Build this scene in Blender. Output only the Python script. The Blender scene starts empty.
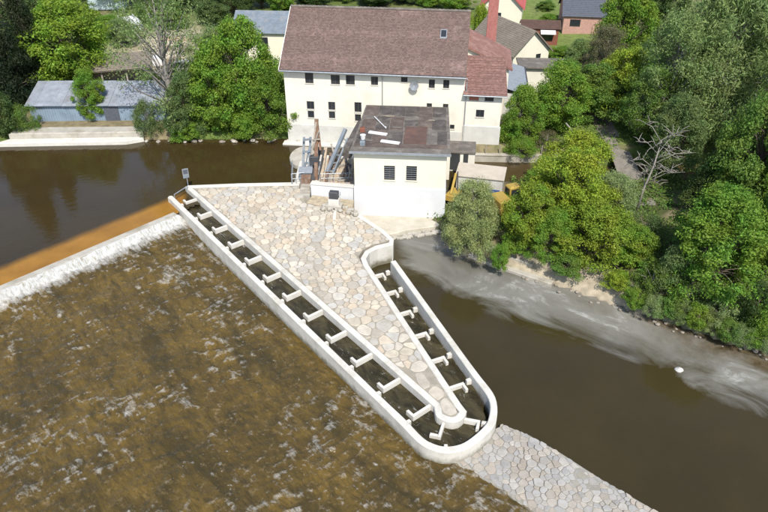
import bpy, bmesh, math, random
import numpy as np
from mathutils import Vector, Matrix
random.seed(7); RNG = np.random.default_rng(7)
R = math.radians
SC = bpy.context.scene; COL = SC.collection

# ------------------------------------------------------------------ camera, sky, sun
CAM_H, CAM_F, CAM_T = 33.0, 680.0, R(33.3)
cd = bpy.data.cameras.new('camera'); cam = bpy.data.objects.new('camera', cd); COL.objects.link(cam)
cam.location = (0, 0, CAM_H); cam.rotation_euler = (R(90) - CAM_T, 0, 0)
cd.sensor_width = 36; cd.lens = 36 * CAM_F / 768; cd.clip_end = 3000
SC.camera = cam
SUN_EL, SUN_AZ = R(51), R(169)          # azimuth of the sun, clockwise from +Y (the view direction)
w = bpy.data.worlds.new('World'); SC.world = w; w.use_nodes = True
nt = w.node_tree; sky = nt.nodes.new('ShaderNodeTexSky'); sky.sky_type = 'NISHITA'; sky.sun_disc = False
sky.sun_elevation = SUN_EL; sky.sun_rotation = SUN_AZ
nt.links.new(sky.outputs[0], nt.nodes['Background'].inputs[0]); nt.nodes['Background'].inputs[1].default_value = 0.15
sd = bpy.data.lights.new('sun', 'SUN'); sun = bpy.data.objects.new('sun', sd); COL.objects.link(sun)
sd.energy = 4.1; sd.angle = R(0.53); sd.color = (1.0, 0.955, 0.88)
sv = Vector((math.sin(SUN_AZ) * math.cos(SUN_EL), math.cos(SUN_AZ) * math.cos(SUN_EL), math.sin(SUN_EL)))
sun.rotation_euler = sv.to_track_quat('Z', 'Y').to_euler()
sun.location = (0, 0, 80)
SC.view_settings.view_transform = 'Standard'; SC.view_settings.look = 'None'
SC.view_settings.exposure = 0.56; SC.view_settings.gamma = 1
SC.cycles.max_bounces = 6; SC.cycles.transparent_max_bounces = 4

# ------------------------------------------------------------------ survey helpers
def at(px, py, z=0.0):
    x = (px - 384) / CAM_F; y = (256 - py) / CAM_F
    dy = math.cos(CAM_T) + y * math.sin(CAM_T); dz = -math.sin(CAM_T) + y * math.cos(CAM_T)
    t = (z - CAM_H) / dz
    return Vector((x * t, dy * t, z))
def height_at(Y, py):
    a = CAM_T - math.atan((256 - py) / CAM_F)
    return CAM_H - Y * math.tan(a)
def zt(Y): return 2.05 - 0.0265 * max(0, 58 - Y)      # top of the fish pass walls falls towards the tip

# ------------------------------------------------------------------ materials
def mat(name, col, rough=0.8, noise=0.0, nscale=3.0, bump=0.0, bscale=20.0, dark=None, dscale=0.7, damt=0.0,
        attr=False, objcol=False, spec=0.3, metal=0.0, detail=6, wet=False):
    m = bpy.data.materials.new(name); m.use_nodes = True
    n = m.node_tree.nodes; L = m.node_tree.links; b = n['Principled BSDF']
    b.inputs['Roughness'].default_value = rough; b.inputs['Specular IOR Level'].default_value = spec
    b.inputs['Metallic'].default_value = metal
    tc = n.new('ShaderNodeTexCoord'); geo = n.new('ShaderNodeNewGeometry')
    pos = geo.outputs['Position']
    if attr:
        a = n.new('ShaderNodeVertexColor'); a.layer_name = 'Col'; c = a.outputs['Color']
    elif objcol:
        a = n.new('ShaderNodeObjectInfo'); c = a.outputs['Color']
    else:
        a = n.new('ShaderNodeRGB'); a.outputs[0].default_value = (*col, 1); c = a.outputs[0]
    def mixc(fac, c1, c2, mode='MIX'):
        x = n.new('ShaderNodeMix'); x.data_type = 'RGBA'; x.blend_type = mode
        if isinstance(fac, (int, float)): x.inputs[0].default_value = fac
        else: L.new(fac, x.inputs[0])
        for i, cc in ((6, c1), (7, c2)):
            if isinstance(cc, tuple): x.inputs[i].default_value = (*cc, 1)
            else: L.new(cc, x.inputs[i])
        return x.outputs[2]
    def noi(scale, det=6, rough_=0.6, dist=0.0):
        x = n.new('ShaderNodeTexNoise'); x.inputs['Scale'].default_value = scale
        x.inputs['Detail'].default_value = det; x.inputs['Roughness'].default_value = rough_
        x.inputs['Distortion'].default_value = dist
        L.new(pos, x.inputs['Vector']); return x.outputs['Fac']
    def ramp(f, lo, hi, a0=0.0, a1=1.0):
        x = n.new('ShaderNodeMapRange'); x.inputs[1].default_value = lo; x.inputs[2].default_value = hi
        x.inputs[3].default_value = a0; x.inputs[4].default_value = a1; L.new(f, x.inputs[0]); return x.outputs[0]
    if noise:
        f = ramp(noi(nscale, detail), 0.25, 0.75, 1 - noise, 1 + noise)
        v = n.new('ShaderNodeVectorMath'); v.operation = 'SCALE'; L.new(c, v.inputs[0]); L.new(f, v.inputs['Scale']); c = v.outputs[0]
    if dark is not None:
        f = ramp(noi(dscale, 8, 0.7), 0.5, 0.68, 0, damt); c = mixc(f, c, dark)
    if wet:      # algae and tide stain above the waterline
        sx = n.new('ShaderNodeSeparateXYZ'); L.new(pos, sx.inputs[0]); ad = n.new('ShaderNodeMath'); ad.operation = 'MULTIPLY_ADD'
        L.new(noi(1.6, 7, .7), ad.inputs[0]); ad.inputs[1].default_value = -1.1; L.new(sx.outputs[2], ad.inputs[2])
        c = mixc(ramp(ad.outputs[0], -0.35, 0.18, 0.85, 0), c, (0.10, 0.085, 0.045))
    L.new(c, b.inputs['Base Color'])
    if bump:
        bp = n.new('ShaderNodeBump'); bp.inputs['Strength'].default_value = bump; bp.inputs['Distance'].default_value = 0.05
        L.new(noi(bscale, 5), bp.inputs['Height']); L.new(bp.outputs[0], b.inputs['Normal'])
    return m

def leaf_mat(name, var=0.35):
    m = bpy.data.materials.new(name); m.use_nodes = True
    n = m.node_tree.nodes; L = m.node_tree.links; b = n['Principled BSDF']; out = n['Material Output']
    oi = n.new('ShaderNodeObjectInfo'); geo = n.new('ShaderNodeNewGeometry')
    mr = n.new('ShaderNodeMapRange'); L.new(geo.outputs['Random Per Island'], mr.inputs[0])
    mr.inputs[3].default_value = 1 - var; mr.inputs[4].default_value = 1 + var
    nz = n.new('ShaderNodeTexNoise'); nz.inputs['Scale'].default_value = 0.6; nz.inputs['Detail'].default_value = 3
    L.new(geo.outputs['Position'], nz.inputs['Vector'])
    hs = n.new('ShaderNodeHueSaturation'); hs.inputs['Saturation'].default_value = 1
    h2 = n.new('ShaderNodeMapRange'); L.new(nz.outputs['Fac'], h2.inputs[0]); h2.inputs[1].default_value = .3; h2.inputs[2].default_value = .7
    h2.inputs[3].default_value = 0.475; h2.inputs[4].default_value = 0.525
    L.new(h2.outputs[0], hs.inputs['Hue']); L.new(mr.outputs[0], hs.inputs['Value']); L.new(oi.outputs['Color'], hs.inputs['Color'])
    L.new(hs.outputs[0], b.inputs['Base Color']); b.inputs['Roughness'].default_value = 0.55; b.inputs['Specular IOR Level'].default_value = 0.25
    tr = n.new('ShaderNodeBsdfTranslucent'); L.new(hs.outputs[0], tr.inputs['Color'])
    mx = n.new('ShaderNodeMixShader'); mx.inputs[0].default_value = 0.48
    L.new(b.outputs[0], mx.inputs[1]); L.new(tr.outputs[0], mx.inputs[2]); L.new(mx.outputs[0], out.inputs['Surface'])
    return m

M = {}
M['concrete'] = mat('concrete', (0.53, 0.505, 0.45), 0.85, 0.10, 1.2, 0.25, 30, (0.36, 0.34, 0.28), 0.9, 0.45)
M['concrete_wet'] = mat('concrete_wet', (0.52, 0.495, 0.44), 0.8, 0.14, 1.0, 0.3, 25, (0.30, 0.27, 0.20), 0.9, 0.5, wet=True)
M['concrete_old'] = mat('concrete_old', (0.36, 0.335, 0.285), 0.9, 0.18, 1.0, 0.4, 15, (0.20, 0.17, 0.11), 0.6, 0.7)
M['mortar'] = mat('mortar', (0.28, 0.25, 0.20), 0.95, 0.25, 2.0, 0.4, 20, (0.20, 0.18, 0.12), 0.5, 0.6)
M['stone'] = mat('stone', (1, 1, 1), 0.85, 0.16, 2.6, 0.5, 14, (0.27, 0.235, 0.18), 0.8, 0.5, attr=True)
M['white_wall'] = mat('white_wall', (0.64, 0.61, 0.52), 0.9, 0.06, 0.6, 0.15, 25, (0.50, 0.455, 0.36), 0.35, 0.45)
M['yellow_wall'] = mat('yellow_wall', (0.66, 0.63, 0.505), 0.9, 0.04, 0.6, 0.1, 25, (0.56, 0.51, 0.36), 0.5, 0.25)
M['plinth'] = mat('plinth', (0.56, 0.565, 0.57), 0.9, 0.06, 0.8, 0.2, 20, (0.5, 0.49, 0.45), 0.7, 0.4)
M['grey_render'] = mat('grey_render', (0.50, 0.49, 0.45), 0.9, 0.12, 0.9, 0.2, 20, (0.34, 0.32, 0.28), 0.5, 0.5)
M['roof_tile'] = mat('roof_tile', (0.175, 0.108, 0.092), 0.85, 0.3, 3.5, 0.7, 9, (0.36, 0.27, 0.23), 0.55, 0.42)
M['red_tile'] = mat('red_tile', (0.205, 0.105, 0.086), 0.85, 0.3, 3.0, 0.6, 9, (0.40, 0.28, 0.23), 0.7, 0.4)
M['bright_red_roof'] = mat('bright_red_roof', (0.36, 0.085, 0.075), 0.8, 0.15, 2.0, 0.4, 9)
M['grey_tile'] = mat('grey_tile', (0.17, 0.145, 0.115), 0.85, 0.25, 2.5, 0.5, 9, (0.27, 0.22, 0.17), 0.5, 0.5)
M['slate'] = mat('slate', (0.075, 0.082, 0.10), 0.7, 0.2, 3, 0.4, 9)
M['bitumen'] = mat('bitumen', (0.072, 0.062, 0.055), 0.85, 0.45, 1.1, 0.6, 10, (0.19, 0.165, 0.14), 0.8, 0.8)
M['bitumen_light'] = mat('bitumen_light', (0.125, 0.11, 0.095), 0.9, 0.25, 1.5, 0.4, 12, (0.30, 0.26, 0.21), 1.1, 0.6)
M['bitumen_brown'] = mat('bitumen_brown', (0.095, 0.072, 0.06), 0.85, 0.45, 1.3, 0.6, 10, (0.20, 0.16, 0.13), 0.9, 0.7)
M['tar_tan'] = mat('tar_tan', (0.24, 0.205, 0.155), 0.9, 0.3, 2, 0.4, 10)
M['rust_sheet'] = mat('rust_sheet', (0.10, 0.062, 0.05), 0.85, 0.2, 1.4, 0.4, 12, (0.2, 0.1, 0.07), 0.9, 0.5)
M['brick'] = mat('brick', (0.34, 0.135, 0.115), 0.9, 0.2, 4, 0.6, 10, (0.20, 0.085, 0.07), 0.8, 0.4)
M['pink_brick'] = mat('pink_brick', (0.42, 0.25, 0.2), 0.9, 0.2, 4, 0.4, 10)
M['glass'] = mat('glass', (0.025, 0.028, 0.032), 0.12, spec=0.6)
M['gap_shade'] = mat('gap_shade', (0.012, 0.012, 0.012), 0.9)  # near-black colour painted in for shade inside a hollow
M['frame_white'] = mat('frame_white', (0.7, 0.68, 0.62), 0.6)
M['frame_dark'] = mat('frame_dark', (0.06, 0.055, 0.05), 0.6)
M['frame_red'] = mat('frame_red', (0.4, 0.16, 0.11), 0.7)
M['white_metal'] = mat('white_metal', (0.62, 0.62, 0.61), 0.5, 0.05, 2)
M['blue_metal'] = mat('blue_metal', (0.165, 0.195, 0.225), 0.55, 0.2, 1.5, 0.2, 15, (0.3, 0.27, 0.24), 0.8, 0.5)
M['shed_wall'] = mat('shed_wall', (0.18, 0.235, 0.29), 0.7, 0.15, 1.2, 0.15, 12, (0.10, 0.135, 0.17), 0.5, 0.7)
M['shed_roof'] = mat('shed_roof', (0.215, 0.235, 0.265), 0.7, 0.3, 0.9, 0.3, 10, (0.15, 0.13, 0.12), 0.5, 0.6)
M['pale_blue'] = mat('pale_blue', (0.42, 0.50, 0.52), 0.6, 0.1, 1)
M['galv'] = mat('galv', (0.28, 0.30, 0.32), 0.45, 0.2, 3, metal=0.3)
M['steel_dark'] = mat('steel_dark', (0.06, 0.062, 0.068), 0.5, 0.2, 3, metal=0.2)
M['rusty'] = mat('rusty', (0.17, 0.10, 0.065), 0.9, 0.35, 3, 0.4, 12, (0.3, 0.26, 0.22), 2, 0.6)
M['timber'] = mat('timber', (0.40, 0.32, 0.23), 0.85, 0.3, 3, 0.3, 20)
M['timber_grey'] = mat('timber_grey', (0.30, 0.27, 0.23), 0.9, 0.3, 3, 0.3, 20)
M['timber_red'] = mat('timber_red', (0.20, 0.075, 0.05), 0.85, 0.2, 3, 0.2, 20)
M['yellow_paint'] = mat('yellow_paint', (0.34, 0.235, 0.05), 0.45, 0.1, 2, 0, 1, (0.3, 0.17, 0.05), 1.5, 0.4)
M['rubber'] = mat('rubber', (0.02, 0.02, 0.02), 0.85)
M['tarp'] = mat('tarp', (0.42, 0.37, 0.30), 0.75, 0.12, 1.2, 0.3, 4)
M['blue_paint'] = mat('blue_paint', (0.05, 0.09, 0.22), 0.5)
M['bark'] = mat('bark', (0.13, 0.105, 0.08), 0.95, 0.3, 5, 0.6, 12)
M['bark_pale'] = mat('bark_pale', (0.20, 0.185, 0.165), 0.95, 0.25, 5, 0.5, 12)
M['bark_dead'] = mat('bark_dead', (0.25, 0.23, 0.20), 0.95, 0.25, 5, 0.5, 12)
M['leaf'] = leaf_mat('leaf')
M['bank_rock'] = mat('bank_rock', (0.24, 0.21, 0.17), 0.9, 0.3, 3, 0.5, 8)
M['boulder'] = mat('boulder', (0.48, 0.46, 0.42), 0.9, 0.15, 3, 0.5, 8)
M['ground'] = mat('ground', (1, 1, 1), 0.95, 0.35, 1.4, 0.7, 5, attr=True, spec=0.15)

def river_mat(name, body, streak=None, foam=None, rough=0.06, bump=0.25, bscale=1.2, mode='calm', shallow=False):
    """Water: an opaque silty body with a glossy rippled skin; attribute Foam places foam and the glints painted on rapid crests."""
    m = bpy.data.materials.new(name); m.use_nodes = True
    n = m.node_tree.nodes; L = m.node_tree.links; b = n['Principled BSDF']
    geo = n.new('ShaderNodeNewGeometry')
    def mapping(rot, sx, sy):
        x = n.new('ShaderNodeMapping'); x.vector_type = 'TEXTURE'; x.inputs['Rotation'].default_value = (0, 0, rot); x.inputs['Scale'].default_value = (1/sx, 1/sy, 1)
        L.new(geo.outputs['Position'], x.inputs['Vector']); return x.outputs[0]
    def noi(vec, scale, det=6, ro=0.6, dist=0.0):
        x = n.new('ShaderNodeTexNoise'); x.inputs['Scale'].default_value = scale; x.inputs['Detail'].default_value = det
        x.inputs['Roughness'].default_value = ro; x.inputs['Distortion'].default_value = dist; L.new(vec, x.inputs['Vector']); return x.outputs['Fac']
    def rng(f, lo, hi, a0=0., a1=1.):
        x = n.new('ShaderNodeMapRange'); x.inputs[1].default_value = lo; x.inputs[2].default_value = hi
        x.inputs[3].default_value = a0; x.inputs[4].default_value = a1; L.new(f, x.inputs[0]); return x.outputs[0]
    def mth(op, a, c=None):
        x = n.new('ShaderNodeMath'); x.operation = op; x.use_clamp = False
        for i, v in enumerate((a, c)):
            if v is None: continue
            if isinstance(v, (int, float)): x.inputs[i].default_value = v
            else: L.new(v, x.inputs[i])
        return x.outputs[0]
    def mix(f, c1, c2):
        x = n.new('ShaderNodeMix'); x.data_type = 'RGBA'; x.clamp_factor = True
        L.new(f, x.inputs[0]) if not isinstance(f, (int, float)) else setattr(x.inputs[0], 'default_value', f)
        for i, cc in ((6, c1), (7, c2)):
            if isinstance(cc, tuple): x.inputs[i].default_value = (*cc, 1)
            else: L.new(cc, x.inputs[i])
        return x.outputs[2]
    flat = mapping(0, 1, 1); flow = mapping(R(-50), 0.6, 1.45)
    if mode == 'calm':
        c = mix(rng(noi(flat, 0.12, 4), 0.35, 0.65), body, tuple(v * 1.25 for v in body))
        if shallow:
            sh = n.new('ShaderNodeAttribute'); sh.attribute_name = 'Shallow'
            sf = mth('ADD', sh.outputs['Fac'], mth('MULTIPLY', mth('SUBTRACT', noi(flat, 0.55, 6, 0.65), 0.5), 0.18))
            bed = mix(rng(noi(flat, 0.30, 5, 0.6), 0.35, 0.65), (0.200, 0.092, 0.011), (0.275, 0.135, 0.018))
            c = mix(rng(sf, 0.14, 0.22, 0, .6), c, (0.115, 0.060, 0.012)); c = mix(rng(sf, 0.22, 0.42), c, bed)
        h = noi(mapping(R(20), 0.8, 1.6), bscale, 3, 0.5)
        fo = None
    elif mode == 'rapid':
        c = mix(rng(noi(flat, 0.16, 4, 0.55, 0.4), 0.36, 0.64), body, (0.125, 0.081, 0.020))
        c = mix(rng(noi(flow, 0.26, 5, 0.6, 0.5), 0.46, 0.64, 0, 0.8), c, (0.040, 0.031, 0.012))
        c = mix(rng(noi(flow, 1.3, 7, 0.72, 0.5), 0.46, 0.64, 0, 0.7), c, (0.036, 0.028, 0.011))
        c = mix(rng(noi(flow, 4.0, 5, 0.7, 0.3), 0.50, 0.66, 0, 0.5), c, (0.040, 0.031, 0.012))
        c = mix(rng(noi(flat, 2.6, 6, 0.68, 0.2), 0.55, 0.70, 0, 0.5), c, (0.20, 0.145, 0.075))      # bed cobbles near the surface
        fo = mth('MULTIPLY', rng(noi(flat, 3.2, 6, 0.7, 0.2), 0.64, 0.73, 0, 0.45), rng(noi(flat, 0.15, 5, 0.6), 0.44, 0.58))
        h = mth('ADD', noi(flow, 2.2, 5, 0.55, 0.4), mth('MULTIPLY', noi(flat, 6, 3, 0.5), 0.25))
    elif mode == 'fall':
        st_ = mapping(R(-42), 0.7, 3.2)
        c = mix(rng(noi(st_, 1.5, 8, 0.72, 0.2), 0.50, 0.68, 0, 0.85), body, (0.20, 0.155, 0.075))
        c = mix(rng(noi(flat, 0.35, 4, 0.6), 0.50, 0.70, 0, 0.45), c, (0.30, 0.26, 0.19))
        h = noi(st_, 1.8, 7, 0.7); fo = None
    elif mode == 'channel':
        c = mix(rng(noi(flow, 0.9, 5, 0.6, 0.8), 0.4, 0.65), body, (0.060, 0.050, 0.024))
        fo = rng(noi(flow, 1.6, 8, 0.7, 1.6), 0.60, 0.74, 0, 0.55)
        h = noi(flow, 2.2, 5, 0.6, 0.8)
    else:   # tailwater
        c = mix(rng(noi(flat, 0.14, 4), 0.35, 0.65), body, tuple(v * 1.2 for v in body))
        fo = None
        h = noi(mapping(R(40), 0.7, 1.5), bscale, 4, 0.55)
    if foam:
        at_ = n.new('ShaderNodeAttribute'); at_.attribute_name = 'Foam'; fa = at_.outputs['Fac']
        if mode == 'rapid':
            s = noi(mapping(R(-42), 0.8, 2.6), 1.1, 9, 0.74, 0.5)
            s3 = noi(flat, 2.6, 7, 0.7, 0.3); s = mth('ADD', mth('MULTIPLY', s, 0.6), mth('MULTIPLY', s3, 0.4))
            gate = rng(fa, 0.0, 0.24)
            f = rng(mth('ADD', fa, mth('MULTIPLY', mth('MULTIPLY', mth('SUBTRACT', s, 0.5), 2.6), gate)), 0.16, 1.0, 0, 0.85)
            fo = mth('MAXIMUM', fo, f)
        else:
            s = noi(mapping(R(-34), 0.55, 1.25), 0.34, 9, 0.62, 1.0)
            s2 = noi(mapping(R(-34), 0.6, 1.2), 0.9, 10, 0.78, 0.5)
            f = rng(mth('ADD', mth('MULTIPLY', fa, 1.05), mth('MULTIPLY', mth('SUBTRACT', s, 0.5), 1.9)), 0.22, 0.72, 0, 0.70)
            f = mth('MULTIPLY', f, rng(fa, 0.0, 0.22))
            sh = n.new('ShaderNodeAttribute'); sh.attribute_name = 'Shallow'
            f = mth('MULTIPLY', f, rng(noi(mapping(R(-34), 0.7, 1.1), 0.17, 6, 0.6, 0.8), 0.36, 0.56, 0.45, 1.0))
            c = mix(mth('MULTIPLY', sh.outputs['Fac'], rng(noi(flat, 1.6, 7, 0.7), 0.35, 0.65, 0.15, 0.9)), c, (0.125, 0.095, 0.060))
            c = mix(f, c, (0.235, 0.232, 0.210))
            fo = rng(mth('MULTIPLY', f, s2), 0.34, 0.52, 0, 0.5)
            h = mth('ADD', h, mth('MULTIPLY', mth('MULTIPLY', f, s2), 1.5))
    if fo is not None:
        c = mix(fo, c, (0.62, 0.615, 0.58))
        L.new(rng(fo, 0, 1, rough, 0.75), b.inputs['Roughness'])
    else: b.inputs['Roughness'].default_value = rough
    L.new(c, b.inputs['Base Color']); b.inputs['IOR'].default_value = 1.33
    if mode == 'rapid': b.inputs['Specular IOR Level'].default_value = 0.45
    bp = n.new('ShaderNodeBump'); bp.inputs['Strength'].default_value = bump; bp.inputs['Distance'].default_value = 0.25
    L.new(h, bp.inputs['Height']); L.new(bp.outputs[0], b.inputs['Normal'])
    return m
M['upper_water'] = river_mat('upper_water', (0.034, 0.0235, 0.0085), rough=0.06, bump=0.05, bscale=1.3, shallow=True)
M['tail_water'] = river_mat('tail_water', (0.032, 0.0245, 0.0095), foam=True, rough=0.07, bump=0.06, bscale=1.6, mode='tail')
M['rapid_water'] = river_mat('rapid_water', (0.080, 0.053, 0.0155), foam=True, rough=0.08, bump=0.5, mode='rapid')
M['channel_water'] = river_mat('channel_water', (0.022, 0.018, 0.008), rough=0.08, bump=0.3, mode='channel')
M['race_water'] = river_mat('race_water', (0.060, 0.043, 0.019), rough=0.06, bump=0.05)
M['algae'] = mat('algae', (0.30, 0.135, 0.016), 0.22, 0.22, 0.5, 0.1, 6, (0.17, 0.082, 0.014), 0.35, 0.55, spec=0.5)
M['nappe'] = river_mat('nappe', (0.50, 0.50, 0.475), rough=0.35, bump=0.8, mode='fall')

# ------------------------------------------------------------------ mesh helpers
class MB:
    def __init__(s): s.v = []; s.f = []; s.m = []; s.c = []
    def add(s, vs, fs, mi=0, col=None):
        o = len(s.v); s.v += [tuple(x) for x in vs]
        for f in fs: s.f.append(tuple(i + o for i in f)); s.m.append(mi)
        if col is not None: s.c += [col] * len(vs)
    def box(s, x0, x1, y0, y1, z0, z1, mi=0, ch=0.0):
        if ch <= 0:
            v = [(x0,y0,z0),(x1,y0,z0),(x1,y1,z0),(x0,y1,z0),(x0,y0,z1),(x1,y0,z1),(x1,y1,z1),(x0,y1,z1)]
            s.add(v, [(0,3,2,1),(4,5,6,7),(0,1,5,4),(1,2,6,5),(2,3,7,6),(3,0,4,7)], mi)
        else: s.prism([(x0,y0),(x1,y0),(x1,y1),(x0,y1)], z0, z1, ch, mi)
    def bar(s, a, b, w, h=None, mi=0, up=(0,0,1)):
        a = Vector(a); b = Vector(b); h = w if h is None else h
        d = (b - a).normalized(); u = Vector(up)
        if abs(d.dot(u)) > 0.95: u = Vector((1,0,0))
        x = d.cross(u).normalized() * w / 2; y = x.cross(d).normalized() * h / 2
        v = [p + sx * x + sy * y for p in (a, b) for sx, sy in ((-1,-1),(1,-1),(1,1),(-1,1))]
        s.add(v, [(0,1,2,3),(7,6,5,4),(0,4,5,1),(1,5,6,2),(2,6,7,3),(3,7,4,0)], mi)
    def tube(s, pts, rad, n=6, mi=0, cap=True):
        pts = [Vector(p) for p in pts]; rad = rad if isinstance(rad, (list, tuple)) else [rad] * len(pts)
        vs = []; prev = None
        for i, p in enumerate(pts):
            d = (pts[min(i+1, len(pts)-1)] - pts[max(i-1, 0)]).normalized()
            u = prev if prev is not None else (Vector((0,0,1)) if abs(d.z) < 0.9 else Vector((1,0,0)))
            x = d.cross(u)
            if x.length < 1e-4: x = d.cross(Vector((0.3,1,0.2)))
            x.normalize(); y = x.cross(d).normalized(); prev = y
            for k in range(n):
                a = 2 * math.pi * k / n; vs.append(p + rad[i] * (math.cos(a) * x + math.sin(a) * y))
        fs = [(i*n+k, i*n+(k+1) % n, (i+1)*n+(k+1) % n, (i+1)*n+k) for i in range(len(pts)-1) for k in range(n)]
        if cap: fs += [tuple(range(n-1, -1, -1)), tuple((len(pts)-1)*n + k for k in range(n))]
        s.add(vs, fs, mi)
    def prism(s, poly, z0, z1, ch=0.03, mi=0, col=None):
        """Counter-clockwise outline; z0, z1 numbers or functions of (x, y); chamfered top edge."""
        N = len(poly); P = [Vector((p[0], p[1])) for p in poly]
        f0 = z0 if callable(z0) else (lambda x, y: z0); f1 = z1 if callable(z1) else (lambda x, y: z1)
        ins = []
        for i in range(N):
            a = (P[i] - P[i-1]); b = (P[(i+1) % N] - P[i])
            if a.length < 1e-6: a = b
            if b.length < 1e-6: b = a
            a.normalize(); b.normalize(); na = Vector((-a.y, a.x)); nb = Vector((-b.y, b.x)); m = na + nb
            if m.length < 1e-4: m = na.copy()
            m.normalize(); k = 1 / max(0.35, m.dot(na)); ins.append(P[i] + m * ch * k)
        vs = [(p.x, p.y, f0(p.x, p.y)) for p in P] + [(p.x, p.y, f1(p.x, p.y) - ch) for p in P] + [(p.x, p.y, f1(p.x, p.y)) for p in ins]
        fs = []
        for i in range(N):
            j = (i + 1) % N; fs += [(i, j, N+j, N+i), (N+i, N+j, 2*N+j, 2*N+i)]
        fs.append(tuple(range(2*N, 3*N)))
        s.add(vs, fs, mi, col)
    def build(s, name, mats, parent=None, smooth=False, bevel=0.0):
        me = bpy.data.meshes.new(name); me.from_pydata(s.v, [], s.f)
        mats = mats if isinstance(mats, (list, tuple)) else [mats]
        for m in mats: me.materials.append(M[m] if isinstance(m, str) else m)
        if len(mats) > 1: me.polygons.foreach_set('material_index', s.m)
        if s.c:
            ca = me.color_attributes.new('Col', 'FLOAT_COLOR', 'POINT')
            ca.data.foreach_set('color', [x for c in s.c for x in (*c, 1.0)])
        if smooth: me.polygons.foreach_set('use_smooth', [True] * len(me.polygons))
        me.update()
        o = bpy.data.objects.new(name, me); COL.objects.link(o)
        if parent: o.parent = parent
        if bevel:
            bv = o.modifiers.new('bevel', 'BEVEL'); bv.width = bevel; bv.segments = 2; bv.limit_method = 'ANGLE'
        return o
def tag(o, label, cat, group=None):
    o['label'] = label; o['category'] = cat
    if group: o['group'] = group
    return o
def thing(name, label, cat, loc=(0,0,0), rz=0.0, group=None):
    o = bpy.data.objects.new(name, None); COL.objects.link(o); o.empty_display_size = 0.3
    o.location = loc; o.rotation_euler = (0, 0, rz); return tag(o, label, cat, group)
def struct(o, kind='structure'): o['kind'] = kind; return o
def clone(root, loc, rz, sc=1.0, label=None):
    r = root.copy(); COL.objects.link(r); r.location = loc; r.rotation_euler = (0, 0, rz)
    r.scale = sc if isinstance(sc, tuple) else (sc, sc, sc)
    if label: r['label'] = label
    kids = []
    for ch in root.children:
        c = ch.copy(); COL.objects.link(c); c.parent = r; kids.append(c)
        for g in ch.children:
            d = g.copy(); COL.objects.link(d); d.parent = c
    return r, kids
def inside(pt, poly):
    x, y = pt; c = False; n = len(poly)
    for i in range(n):
        x0, y0 = poly[i]; x1, y1 = poly[i-1]
        if (y0 > y) != (y1 > y) and x < (x1-x0) * (y-y0) / (y1-y0) + x0: c = not c
    return c
def seg_dist(X, Y, a, b):
    dx, dy = b[0]-a[0], b[1]-a[1]; t = np.clip(((X-a[0])*dx + (Y-a[1])*dy) / (dx*dx+dy*dy), 0, 1)
    return np.hypot(X-a[0]-t*dx, Y-a[1]-t*dy), t
def inside_np(X, Y, poly):
    c = np.zeros(X.shape, bool); n = len(poly)
    for i in range(n):
        x0, y0 = poly[i]; x1, y1 = poly[i-1]
        if y0 == y1: continue
        k = ((y0 > Y) != (y1 > Y)) & (X < (x1-x0) * (Y-y0) / (y1-y0) + x0); c ^= k
    return c
def bez(pts, n=6):
    """Catmull-Rom through points."""
    P = [Vector(p) for p in pts]; P = [2*P[0]-P[1]] + P + [2*P[-1]-P[-2]]; out = []
    for i in range(1, len(P)-2):
        for k in range(n):
            t = k / n; a, b, c, d = P[i-1], P[i], P[i+1], P[i+2]
            out.append(0.5 * ((2*b) + (c-a)*t + (2*a-5*b+4*c-d)*t*t + (3*b-a-3*c+d)*t**3))
    out.append(P[-2]); return out

# smooth value noise for terrain
_G = RNG.random((64, 64))
def vnoise(X, Y, s):
    x = np.asarray(X) * s; y = np.asarray(Y) * s; xi = np.floor(x).astype(int); yi = np.floor(y).astype(int); fx = x-xi; fy = y-yi
    fx = fx*fx*(3-2*fx); fy = fy*fy*(3-2*fy); g = lambda i, j: _G[i % 64, j % 64]
    return (g(xi,yi)*(1-fx)+g(xi+1,yi)*fx)*(1-fy) + (g(xi,yi+1)*(1-fx)+g(xi+1,yi+1)*fx)*fy

def grid_mesh(name, xs, ys, zf, mat_, colf=None, keep=None, foam=None, smooth=True, shallow=None):
    X, Y = np.meshgrid(xs, ys); nx, ny = len(xs), len(ys)
    Z = zf(X, Y)
    v = np.stack([X, Y, Z], -1).reshape(-1, 3)
    i = np.arange(nx-1)[None, :] + nx*np.arange(ny-1)[:, None]
    q = np.stack([i, i+1, i+nx+1, i+nx], -1).reshape(-1, 4)
    if keep is not None:
        k = keep(X, Y).reshape(-1); q = q[k[q].any(1)]
        used = np.unique(q); remap = np.full(len(v), -1); remap[used] = np.arange(len(used)); v = v[used]; q = remap[q]
    else: used = np.arange(len(v))
    me = bpy.data.meshes.new(name)
    me.vertices.add(len(v)); me.vertices.foreach_set('co', v.ravel())
    me.loops.add(len(q)*4); me.loops.foreach_set('vertex_index', q.ravel().astype(np.int32))
    me.polygons.add(len(q)); me.polygons.foreach_set('loop_start', np.arange(0, len(q)*4, 4, dtype=np.int32))
    me.update(calc_edges=True)
    me.materials.append(M[mat_])
    if colf is not None:
        c = colf(X, Y, Z).reshape(-1, 3)[used]; c = np.concatenate([c, np.ones((len(c), 1))], 1)
        ca = me.color_attributes.new('Col', 'FLOAT_COLOR', 'POINT'); ca.data.foreach_set('color', c.ravel())
    if foam is not None:
        a = me.attributes.new('Foam', 'FLOAT', 'POINT'); a.data.foreach_set('value', foam(X, Y).reshape(-1)[used].astype(np.float32))
    if shallow is not None:
        a = me.attributes.new('Shallow', 'FLOAT', 'POINT'); a.data.foreach_set('value', shallow(X, Y).reshape(-1)[used].astype(np.float32))
    if smooth: me.polygons.foreach_set('use_smooth', [True]*len(me.polygons))
    o = bpy.data.objects.new(name, me); COL.objects.link(o); return o

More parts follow.
